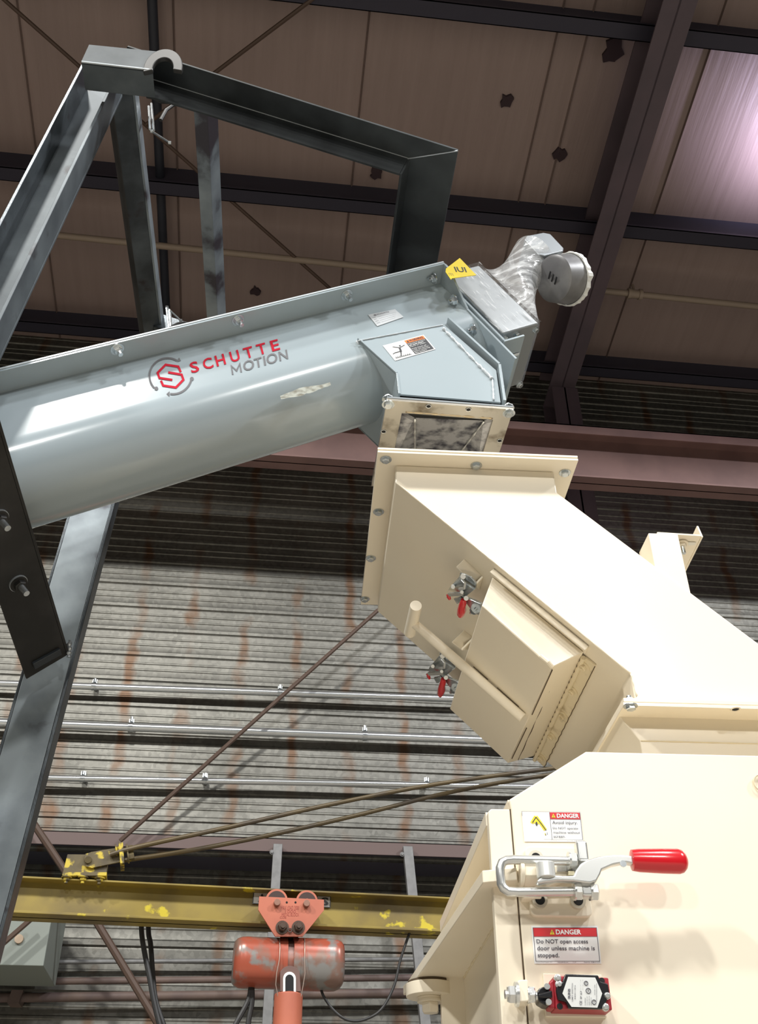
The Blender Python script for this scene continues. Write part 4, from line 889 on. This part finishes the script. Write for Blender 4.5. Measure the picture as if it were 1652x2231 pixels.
# clamp brackets
def brk(l1, q):
    m = MB(); a = qxy(*z1_(*l1[0]), 0); b = qxy(*z1_(*l1[1]), 0)
    m.prism([QP(a[0], a[1], 0), QP(b[0], b[1], 0), QP(b[0], b[1] + .03, 0), QP(b[0], b[1] + .004, q), QP(a[0], a[1] + .004, q)], MY * .004, CREAM)
    m.prism([QP(b[0], b[1], 0), QP(b[0], b[1] + .04, 0), QP(b[0], b[1] + .006, q)], PD * .003, CREAM)
    m.build('clamp_bracket', chute, bev=.0006)
brk(((495, 66), (640, 205)), .018); brk(((492, 650), (565, 705)), .03)
# toggle clamps (outlines measured on their own plane and given thickness)
zc4 = lambda x, y: (900 + x / 7.509, 1190 + y / 7.509)
def toggle(dx, dy, lab, dq=0.0):
    cl = None
    def T(x, y, q): px, py = zc4(x, y); return Qp(px + dx, py + dy, q + dq)
    def pl(m, pts, q, th, mt): m.prism([T(x, y, q) for x, y in pts], QD * th, mt)
    m = MB(); pl(m, [(785, 425), (860, 440), (960, 490), (1050, 590), (1045, 650), (1030, 690), (840, 560), (780, 480)], .022, .003, ZINC)
    cl = m.build('toggle_clamp', chute, bev=.0006); tag(cl, lab)
    m = MB(); pl(m, [(785, 470), (625, 655), (600, 700), (770, 730), (830, 780), (905, 790), (1030, 690), (890, 600), (850, 570)], .027, .0035, ZINC); m.build('side_plate', cl, bev=.0006)
    m = MB(); pl(m, [(560, 780), (600, 745), (820, 745), (830, 790), (640, 800), (600, 800)], .038, .004, CHROME)
    m.tube([T(800, 560, .035), T(850, 600, .037), T(840, 690, .038), T(760, 700, .038)], .0022, CHROME, 8); m.build('hook_lever', cl, bev=.0006)
    m = MB(); m.tube([T(575, 785, .04), T(585, 830, .041), T(603, 870, .041)], [.0028, .0034, .0022], RED, 10); m.build('red_tip', cl)
    m = MB(); pl(m, [(770, 815), (840, 775), (930, 835), (1010, 860), (1140, 920), (1150, 1000), (1110, 1100), (1060, 1085), (960, 980), (900, 900)], .030, .005, ZINC); m.build('clamp_arm', cl, bev=.0008)
    m = MB(); pl(m, [(690, 835), (770, 820), (840, 880), (800, 900), (745, 930)], .036, .004, ZINC); m.build('handle_shank', cl, bev=.0006)
    m = MB(); m.tube([T(825, 870, .040), T(825, 920, .041), T(805, 975, .042), T(800, 1040, .042), T(780, 1110, .042), T(775, 1150, .042)], [.0040, .0056, .0058, .0072, .0062, .0034], RED, 14); m.build('red_grip', cl)
    for x, y, r in ((820, 495, .0042), (655, 665, .0035), (800, 750, .003), (870, 850, .004)):
        m = MB(); m.cyl(T(x, y, .03), T(x, y, .041), r, CHROME, 14); m.build('rivet', cl, bev=.0006)
    m = MB(); a, b = T(1055, 1000, .034), T(950, 1095, .034); m.cyl(a, b, .0028, ZINC, 12); ax = (b - a).normalized(); m.hexa(a.lerp(b, .15), ax, .0062, .006, ZINC); m.hexa(a.lerp(b, .55), ax, .0048, .005, ZINC); m.build('spindle', cl)
toggle(0, 0, 'plated toggle clamp with red grip, beside the top of the access door')
toggle(-44, 173, 'plated toggle clamp with red grip, behind the handle bar', 0.0)

# ---- hammer mill
mill = thing('hammer_mill', L(.6, 1.5, -1.6), 'cream painted hammer mill housing with latched front door', 'machine')
DT = .012
tl = Lxz(1109, 1742); tc = Lxz(1277, 1637); ztop = tc[1]
dp = [(.2485, -.35), (.2485, .455), tl, tc, (1.25, ztop + .001), (1.25, -.35)]
m = MB(); m.prism([L(a, 1.2, b) for a, b in dp], MY * DT, CREAM); m.build('access_door', mill, bev=.0022, seg=3)
m = MB(); m.prism([L(*p) for p in ((.2472, 1.2015, -.35), (.2472, 1.2015, .455), (.2486, 1.2015, .455), (.2486, 1.2015, -.35))], MY * .01, SEAM); m.build('door_gap', mill)
xf = Lxz(1063, 1762)[0]; zf1 = .4545
m = MB(); m.prism([L(xf - .004, 1.2, -.35), L(xf + .0, 1.2, zf1 - .004), L(xf + .004, 1.2, zf1), L(.247, 1.2, zf1), L(.247, 1.2, -.35)], MY * .014, CREAM); m.build('front_angle', mill, bev=.0015)
m = MB(); lbox(m, .248, 1.2, 1.213, 1.66, -1.1, ztop - .06, CREAM); m.build('housing_body', mill)
for a, b in ((.25, 1.215), (1.1, 1.215), (.25, 1.58), (1.1, 1.58)):
    m = MB(); lbox(m, a, a + .08, b, b + .08, -1.6, -1.1, CREAM); m.build('leg', mill)
m = MB(); lbox(m, .213, .250, 1.645, 1.66, -1.1, .363, CREAM); m.build('rear_angle', mill, bev=.001)
m = MB(); m.prism([L(xf - .001, 1.212, zf1 - .017), L(xf - .001, 1.212, zf1), L(xf, 1.685, zf1), L(xf, 1.685, zf1 - .017)], MX * .0295, CREAM); m.build('top_rail', mill, bev=.001)
# pivot shelf
zs = .362
sh = [(.206, 1.185), (.243, 1.172), (.252, 1.20), (.252, 1.76), (.168, 1.765), (.172, 1.74)]
m = MB(); m.prism([L(a, b, zs) for a, b in sh], (0, 0, .014), CREAM); m.build('pivot_shelf', mill, bev=.0012)
c = L(.2585, 1.176, .372); m = MB(); m.hexa(c + MX * -.012, MX, .016, .022, CREAM, ref=(0, 0, 1), ws=1.0); m.build('hinge_bolt_head', mill, bev=.001)
m = MB(); m.box(L(.25, 1.183, .345), MX * .022, MY * .018, (0, 0, .045), CREAM); m.build('hinge_block', mill, bev=.002)
c = Pz(937, 2160, zs - .014); dcx, dcy = c.dot(MX), c.dot(MY)
m = MB(); m.cyl(L(dcx, dcy, zs), L(dcx, dcy, zs - .004), .033, SEAM, 36); m.cyl(L(dcx, dcy, zs - .004), L(dcx, dcy, zs - .022), .036, CREAM, 40); m.build('pivot_disc', mill, bev=.001)
m = MB(); m.cyl(L(dcx, dcy, zs - .022), L(dcx, dcy, zs - .026), .019, CREAM, 24); m.hexa(L(dcx, dcy, zs - .026), (0, 0, -1), .0135, .018, CREAM, ref=(1, .3, 0)); m.build('pivot_bolt', mill, bev=.0008)
bead('weld_bead', mill, L(.2475, 1.33, zs - .0005), L(.2475, 1.64, zs - .0005), .0014, CREAMD, 40, 31, amp=.6)
# inlet neck of the mill
na = Lxz(1346, 1549, 1.3); nb = Lxz(1396, 1614, 1.3)
m = MB(); m.prism([L(a, 1.3, b) for a, b in ((na[0], zlf - .009), (nb[0] - .001, nb[1]), (nb[0] - .001, ztop - .1), (1.0, ztop - .1), (1.0, zlf - .009))], MY * .4, CREAM); m.build('inlet_neck', mill, bev=.0015)
m = MB(); lbox(m, xlf - .004, .95, 1.266, 1.735, zlf - .011, zlf - .0055, CREAM); m.build('inlet_flange', mill, bev=.0008)
bead('bend_crease', mill, L(nb[0], 1.2995, nb[1]), L(1.0, 1.2995, nb[1]), .0008, CREAMD, 60, 33)
for px, py in ((1374, 1538),):
    c = Pz(px, py, zlf - .0115); m = MB(); m.hexa(c, (0, 0, -1), .0068, .006, ZINC, ref=(1, 0, 0)); m.build('flange_bolt', mill)
c = Pz(1603, 1545, zlf - .0115); m = MB(); m.cyl(c, c + V(0, 0, .0006), .006, DARK, 16); m.torus(c, (0, 0, 1), .006, .0012, CREAM, 16, k=6); m.build('bolt_hole', mill)
c = Lp(1662, 1706, 1.197); m = MB(); m.torus(c, MY, .011, .0012, CREAMD, 28); m.build('door_eye', mill)

# labels on the door
DY = 1.1994
def dq(pts, y=DY): return quad_fn([Lp(*p, y) for p in pts])
z2_ = lambda x, y: (1060 + x / 3.4417, 1740 + y / 3.4417)
BT_ = mat('label_text', (.10, .10, .12), .4)
# DANGER / do not open
Q = dq([z2_(*p) for p in ((340, 955), (832, 955), (860, 1238), (365, 1238))]); m = MB(); m.quadpatch(Q, -.01, -.005, 1.005, 1, WHITEM, .0002)
m.quadpatch(Q, .012, .045, .985, .055, BT_, .0006); m.quadpatch(Q, .012, .93, .985, .94, BT_, .0006); m.quadpatch(Q, .010, .045, .018, .94, BT_, .0006); m.quadpatch(Q, .979, .045, .987, .94, BT_, .0006)
m.quadpatch(Q, .018, .055, .979, .285, LRED, .0005); m.quadpatch(Q, .018, .285, .979, .292, BT_, .0006)
put_text(m, lambda a, b: Q(.355 + .385 * a, .235 - .135 * b, .0009), 'DANGER', WHITEM, .03)
m.poly([Q(.262, .235, .0009), Q(.335, .235, .0009), Q(.2985, .095, .0009)], LYEL); put_text(m, lambda a, b: Q(.292 + .012 * a, .215 - .075 * b, .0012), '!', LBLK, .02)
for i, (tx, x1_) in enumerate((('Do NOT open access', .83), ('door unless machine is', .925), ('stopped.', .375))):
    v = (.475, .655, .84)[i]; dd = .03 if i != 1 else 0
    ext_ = .045 if 'p' in tx else 0
    put_text(m, lambda a, b: Q(.05 + (x1_ - .05) * a, v + ext_ * .7 - (.115 + ext_ * .7) * b, .0009), tx, BT_, .012)
for x0_, x1_, tx in ((.01, .26, 'Custom Decal Supply, LLC'), (.34, .50, 'customdecals.com'), (.57, .62, '11/14'), (.74, .985, 'Decal No. SDM-410-074')):
    put_text(m, lambda a, b: Q(x0_ + (x1_ - x0_) * a, .975 - .022 * b, .0009), tx, BT_, .01)
tag(m.build('danger_label', mill, normals=False), 'red and white danger label about the access door')
# DANGER / avoid injury
Q = dq([z2_(*p) for p in ((263, 95), (705, 100), (728, 325), (285, 322))]); m = MB(); m.quadpatch(Q, 0, 0, 1, 1, WHITEM, .0002)
m.quadpatch(Q, .475, .03, .99, .255, LRED, .0005)
for (a, b, c2, d2) in ((0, .0, 1, .008), (.468, .02, .475, .93), (.985, .02, .993, .93), (.33, .925, .993, .933), (.468, .255, .99, .262), (0, 0, .006, .16)): m.quadpatch(Q, a, b, c2, d2, BT_, .0006)
put_text(m, lambda a, b: Q(.59 + .375 * a, .215 - .145 * b, .0009), 'DANGER', WHITEM, .03)
m.poly([Q(.50, .205, .0009), Q(.565, .205, .0009), Q(.532, .07, .0009)], LYEL); put_text(m, lambda a, b: Q(.527 + .010 * a, .19 - .075 * b, .0012), '!', LBLK, .02)
for tx, v, hgt, x0_, x1_ in (('Avoid injury.', .455, .14, .50, .93), ('Do NOT operate', .615, .095, .50, .93), ('machine without', .735, .075, .50, .955), ('screen.', .875, .065, .50, .70)):
    put_text(m, lambda a, b: Q(x0_ + (x1_ - x0_) * a, v - hgt * b, .0009), tx, BT_, .008)
def band(pts, w_, mt, off):
    for (a, b) in zip(pts[:-1], pts[1:]):
        d = V(b[0] - a[0], (b[1] - a[1]) * .55, 0).normalized(); n = V(-d.y, d.x / .55, 0) * w_
        m.poly([Q(a[0] + n.x, a[1] + n.y, off), Q(b[0] + n.x, b[1] + n.y, off), Q(b[0] - n.x, b[1] - n.y, off), Q(a[0] - n.x, a[1] - n.y, off)], mt)
band([(.155, .40), (.235, .17), (.375, .62)], .030, LYEL, .0005); m.poly([Q(.18, .36, .0006), Q(.235, .15, .0006), Q(.30, .36, .0006), Q(.24, .46, .0006)], LYEL)
band([(.165, .38), (.235, .20), (.315, .42), (.385, .64)], .007, LBLK, .0009)
m.poly([Q(.233 + .017 * cos(2 * pi * k / 12), .42 + .07 * sin(2 * pi * k / 12), .0009) for k in range(12)], LBLK); m.quadpatch(Q, .355, .72, .365, .79, LYEL, .0007); m.quadpatch(Q, .365, .74, .375, .80, LBLK, .0009); m.quadpatch(Q, .395, .70, .403, .78, LBLK, .0009)
for x0_, x1_, tx in ((.42, .60, 'customdecals.com'), (.72, .985, 'Decal No. SDM-410-072')): put_text(m, lambda a, b: Q(x0_ + (x1_ - x0_) * a, .985 - .02 * b, .0009), tx, BT_, .01)
tag(m.build('danger_label', mill, normals=False), 'red and white danger label about the missing screen, partly worn away')

# latch clamp
def Z(x, y, off): return Lp(*z2_(x, y), 1.2 - off)
def rrect(pts, r, n=6):
    out = []; k_ = len(pts)
    for i in range(k_):
        p, a, b = V(*pts[i], 0), V(*pts[i - 1], 0), V(*pts[(i + 1) % k_], 0); da = (a - p).normalized() * r; db = (b - p).normalized() * r
        for j in range(n + 1): t = j / n; q = (p + da) * (1 - t) ** 2 + p * 2 * t * (1 - t) + (p + db) * t ** 2; out.append((q.x, q.y))
    return out
m = MB(); m.prism([Z(x, y, 0) for x, y in rrect([(275, 373), (712, 385), (790, 900), (325, 893)], 55)], MY * -.008, CREAM); latch = m.build('latch_clamp', mill, bev=.0015, seg=3); tag(latch, 'plated pull latch clamp with red grip on a cream pad')
for x, y in ((365, 455), (395, 770), (680, 775)):
    m = MB(); c = Z(x, y, .008); m.cyl(c, c - MY * .006, .0088, mat('cream_steel', (.62, .58, .48), .35, .3), 24); m.cyl(c - MY * .0058, c - MY * .0064, .0056, DARK, 16); m.build('socket_screw', latch)
m = MB(); m.prism([Z(x, y, .008) for x, y in ((300, 520), (700, 520), (700, 730), (330, 745), (300, 700))], MY * -.005, CREAM)
m.prism([Z(x, y, .013) for x, y in ((370, 560), (520, 520), (640, 520), (640, 610), (430, 690), (345, 690))], MY * -.012, CREAM); m.build('latch_base', latch, bev=.002)
uo = .036; rr_ = .0052
pts = [(640, 468), (200, 458), (150, 462), (118, 480), (104, 520), (104, 560), (112, 640), (130, 672), (165, 697), (230, 701), (700, 696)]
m = MB(); m.tube([Z(x, y, uo) for x, y in pts], rr_, CHROME, 16); m.tube([Z(800, 698, uo), Z(830, 698, uo)], rr_ * .85, ZINC, 12); m.build('u_bolt', latch)
for x, y, sx in ((615, 465, 1), (655, 697, 1), (775, 698, 1)):
    m = MB(); c = Z(x, y, uo); m.hexa(c, MX, .0098, .009, CHROME, ref=(0, .2, 1), ws=1.0); m.build('u_bolt_nut', latch)
m = MB(); m.box(Z(668, 500, uo - .008) , MX * .013, -MY * .016, V(0, 0, .024), CHROME); m.box(Z(698, 760, uo - .008), MX * .013, -MY * .016, V(0, 0, .034), CHROME); m.build('trunnion', latch, bev=.003)
lev = [(362, 642), (400, 605), (470, 592), (560, 600), (640, 598), (655, 560), (690, 512), (745, 478), (820, 456), (900, 445), (990, 444), (1098, 452), (1110, 478), (1090, 512), (1020, 500), (930, 520), (850, 555), (838, 590), (810, 640), (760, 655), (640, 640), (520, 636), (420, 650), (385, 658)]
m = MB(); m.prism([Z(x, y, .040) for x, y in lev], -MY * .011, CHROME); m.build('lever', latch, bev=.0018, seg=3)
m = MB(); m.prism([Z(x, y, .020) for x, y in ((520, 505), (700, 500), (830, 470), (840, 560), (700, 610), (640, 560), (520, 560))], -MY * .006, CHROME); m.prism([Z(x, y, .026) for x, y in ((600, 560), (650, 560), (650, 600), (600, 600))], -MY * .01, mat('brass_tint', (.5, .45, .3), .3, .7)); m.build('link_plate', latch, bev=.001)
m = MB(); c = Z(450, 598, .046); m.cyl(c, c + V(0, 0, .017), .0105, mat('satin_roller', (.78, .79, .76), .35, .5), 28); m.build('roller', latch, bev=.001)
m = MB(); c = Z(1025, 490, .0515); m.cyl(c, c - MY * .0012, .0038, ZINC, 16); m.build('lever_rivet', latch)
ga, gb = Z(1085, 462, .046), Z(1440, 470, .046); gd = (gb - ga).normalized(); gu = gd.cross(MY).normalized()
m = MB(); vs = []; n = 28; rows = [(0, .0080, .0075), (.0015, .0118, .0098), (.015, .0130, .0102), (.06, .0140, .0105), (.092, .0142, .0106)]
Lg = (gb - ga).length; rows = [(s_ / .092 * Lg, a, b) for s_, a, b in rows] + [(Lg + .011 * sin(radians(q)), .0142 * cos(radians(q)) , .0106 * cos(radians(q))) for q in (25, 50, 72, 86)]
for s_, a, b in rows:
    for k in range(n): t = 2 * pi * k / n; vs.append(ga + gd * s_ + gu * a * cos(t) * 1.0 - MY * b * sin(t))
R_ = len(rows); m.add(vs, [[i * n + k, i * n + (k + 1) % n, (i + 1) * n + (k + 1) % n, (i + 1) * n + k] for i in range(R_ - 1) for k in range(n)] + [list(range(n)), list(range(R_ * n - 1, (R_ - 1) * n - 1, -1))], RED); tag(m.build('red_grip', latch, sharp=60), 'glossy red vinyl grip')

# limit switch
m = MB(); m.prism([Z(x, y, 0) for x, y in ((420, 1315), (860, 1325), (900, 1645), (440, 1640))], -MY * .004, CREAM); m.build('switch_pad', mill, bev=.001)
RB = .030
m = MB(); m.prism([Z(x, y, RB) for x, y in rrect([(505, 1328), (915, 1342), (945, 1585), (520, 1575)], 10, 3)], MY * (RB - .004), REDM)
sw = m.build('limit_switch', mill, bev=.002); tag(sw, 'red and black limit switch with a silver rating label')
m = MB(); m.prism([Z(x, y, RB - .001) for x, y in ((470, 1375), (512, 1345), (520, 1575), (470, 1570))], MY * .02, REDM); m.build('switch_nose', sw, bev=.002)
cov = [(585, 1322), (830, 1330), (850, 1378), (905, 1395), (917, 1475), (885, 1545), (862, 1585), (612, 1580), (590, 1530), (530, 1515), (517, 1450), (520, 1405), (562, 1385)]
m = MB(); m.prism([Z(x, y, RB) for x, y in cov], -MY * .005, BLACK); m.build('switch_cover', sw, bev=.0012)
hexp = [(612, 1337), (815, 1342), (868, 1462), (832, 1568), (638, 1562), (570, 1462)]
m = MB(); m.prism([Z(x, y, RB + .005) for x, y in hexp], -MY * .0006, mat('silver_label', (.72, .73, .71), .35, .2))
def vt(x, y0_, y1_, hgt, tx, bold=.01, mt=BT_):
    put_text(m, lambda a, b: Z(x + hgt * (1 - b) * 1.0 + 4 * a * 0 , y1_ + (y0_ - y1_) * a, RB + .0062), tx, mt, bold)
vt(612, 1425, 1500, 18, 'SUNS', .05); vt(641, 1385, 1520, 9, 'LIMIT SWITCH'); vt(661, 1398, 1505, 9, 'SND4111-SP-A'); vt(700, 1515, 1548, 18, 'CE', .02); vt(704, 1440, 1500, 13, 'IP 67'); vt(738, 1492, 1550, 7, 'Ui 600VAC'); vt(753, 1480, 1550, 7, 'Uimp 6kV AT'); vt(768, 1480, 1550, 7, 'A600 AC-15'); vt(783, 1492, 1550, 7, 'Q300 DC-13')
vt(824, 1385, 1520, 6, 'SUNS ELECTRONICS CO LTD'); vt(810, 1395, 1470, 6, 'E191051 1H29'); vt(705, 1360, 1430, 4, 'l---/ ---l', .01); vt(722, 1360, 1430, 4, 'l---/ ---l', .01)
for x, y, r, tx in ((765, 1440, 15, 'H'), (748, 1383, 12, 'C'), (808, 1525, 13, 'UL')):
    m.torus(Z(x, y, RB + .006), MY, r / 3.4417 / 1750 * 1.0, .0004, BT_, 18, k=5); put_text(m, lambda a, b: Z(x - r * .45 + r * .9 * (1 - b), y + r * .4 - r * .8 * a, RB + .0063), tx, BT_, .03)
m.build('switch_label', sw, normals=False)
for x, y in ((530, 1350), (540, 1398), (898, 1482), (888, 1568)):
    m = MB(); c = Z(x, y, RB + .001); m.cyl(c, c - MY * .004, .0040, CHROME, 16); m.cyl(c - MY * .004, c - MY * .006, .0026, CHROME, 12); m.build('cover_screw', sw, bev=.0008)
for x, y in ((551, 1558), (866, 1366)):
    m = MB(); c = Z(x, y, RB + .0004); m.cyl(c, c - MY * .0005, .0032, DARK, 16); m.build('screw_hole', sw)
m = MB(); hd = [(382, 1450), (400, 1420), (440, 1405), (480, 1395), (497, 1440), (497, 1530), (480, 1555), (440, 1548), (395, 1520)]
m.prism([Z(x, y, RB - .002) for x, y in hd], MY * .02, BLACK); m.prism([Z(x, y, RB + .0) for x, y in ((385, 1468), (490, 1440), (492, 1500), (388, 1492))], -MY * .003, BLACK); m.build('switch_head', sw, bev=.002)
for x, y in ((452, 1412), (464, 1528)):
    m = MB(); c = Z(x, y, RB - .001); m.cyl(c, c - MY * .003, .0032, CHROME, 12); m.build('head_screw', sw)
m = MB(); a, b = Z(290, 1470, .022), Z(385, 1480, .022); m.cyl(a, b, .0042, CHROME, 16); m.tube([Z(345, 1477, .022), Z(352, 1477, .022)], .0056, CHROME, 16); m.hexa(Z(304, 1470, .022), MX, .0088, .008, CHROME, ref=(0, .3, 1), ws=1.0); m.hexa(Z(322, 1471, .022), MX, .0082, .006, CHROME, ref=(0, .5, 1), ws=1.0); m.build('striker_bolt', sw)
m = MB(); m.prism([Z(x, y, .014) for x, y in rrect([(215, 1385), (292, 1380), (300, 1545), (225, 1550)], 22, 4)], -MY * .016, CREAM); m.prism([Z(x, y, 0) for x, y in ((215, 1385), (292, 1380), (305, 1560), (220, 1560))], -MY * .014, CREAM); m.build('striker_tab', mill, bev=.0015)
m = MB(); c = Z(222, 1468, .022); m.cyl(c + MX * .002, c - MX * .001, .0125, CHROME, 24); m.hexa(c, -MX, .0095, .009, CHROME, ref=(0, .3, 1), stud=.003, ws=1.0); m.build('striker_nut', mill)
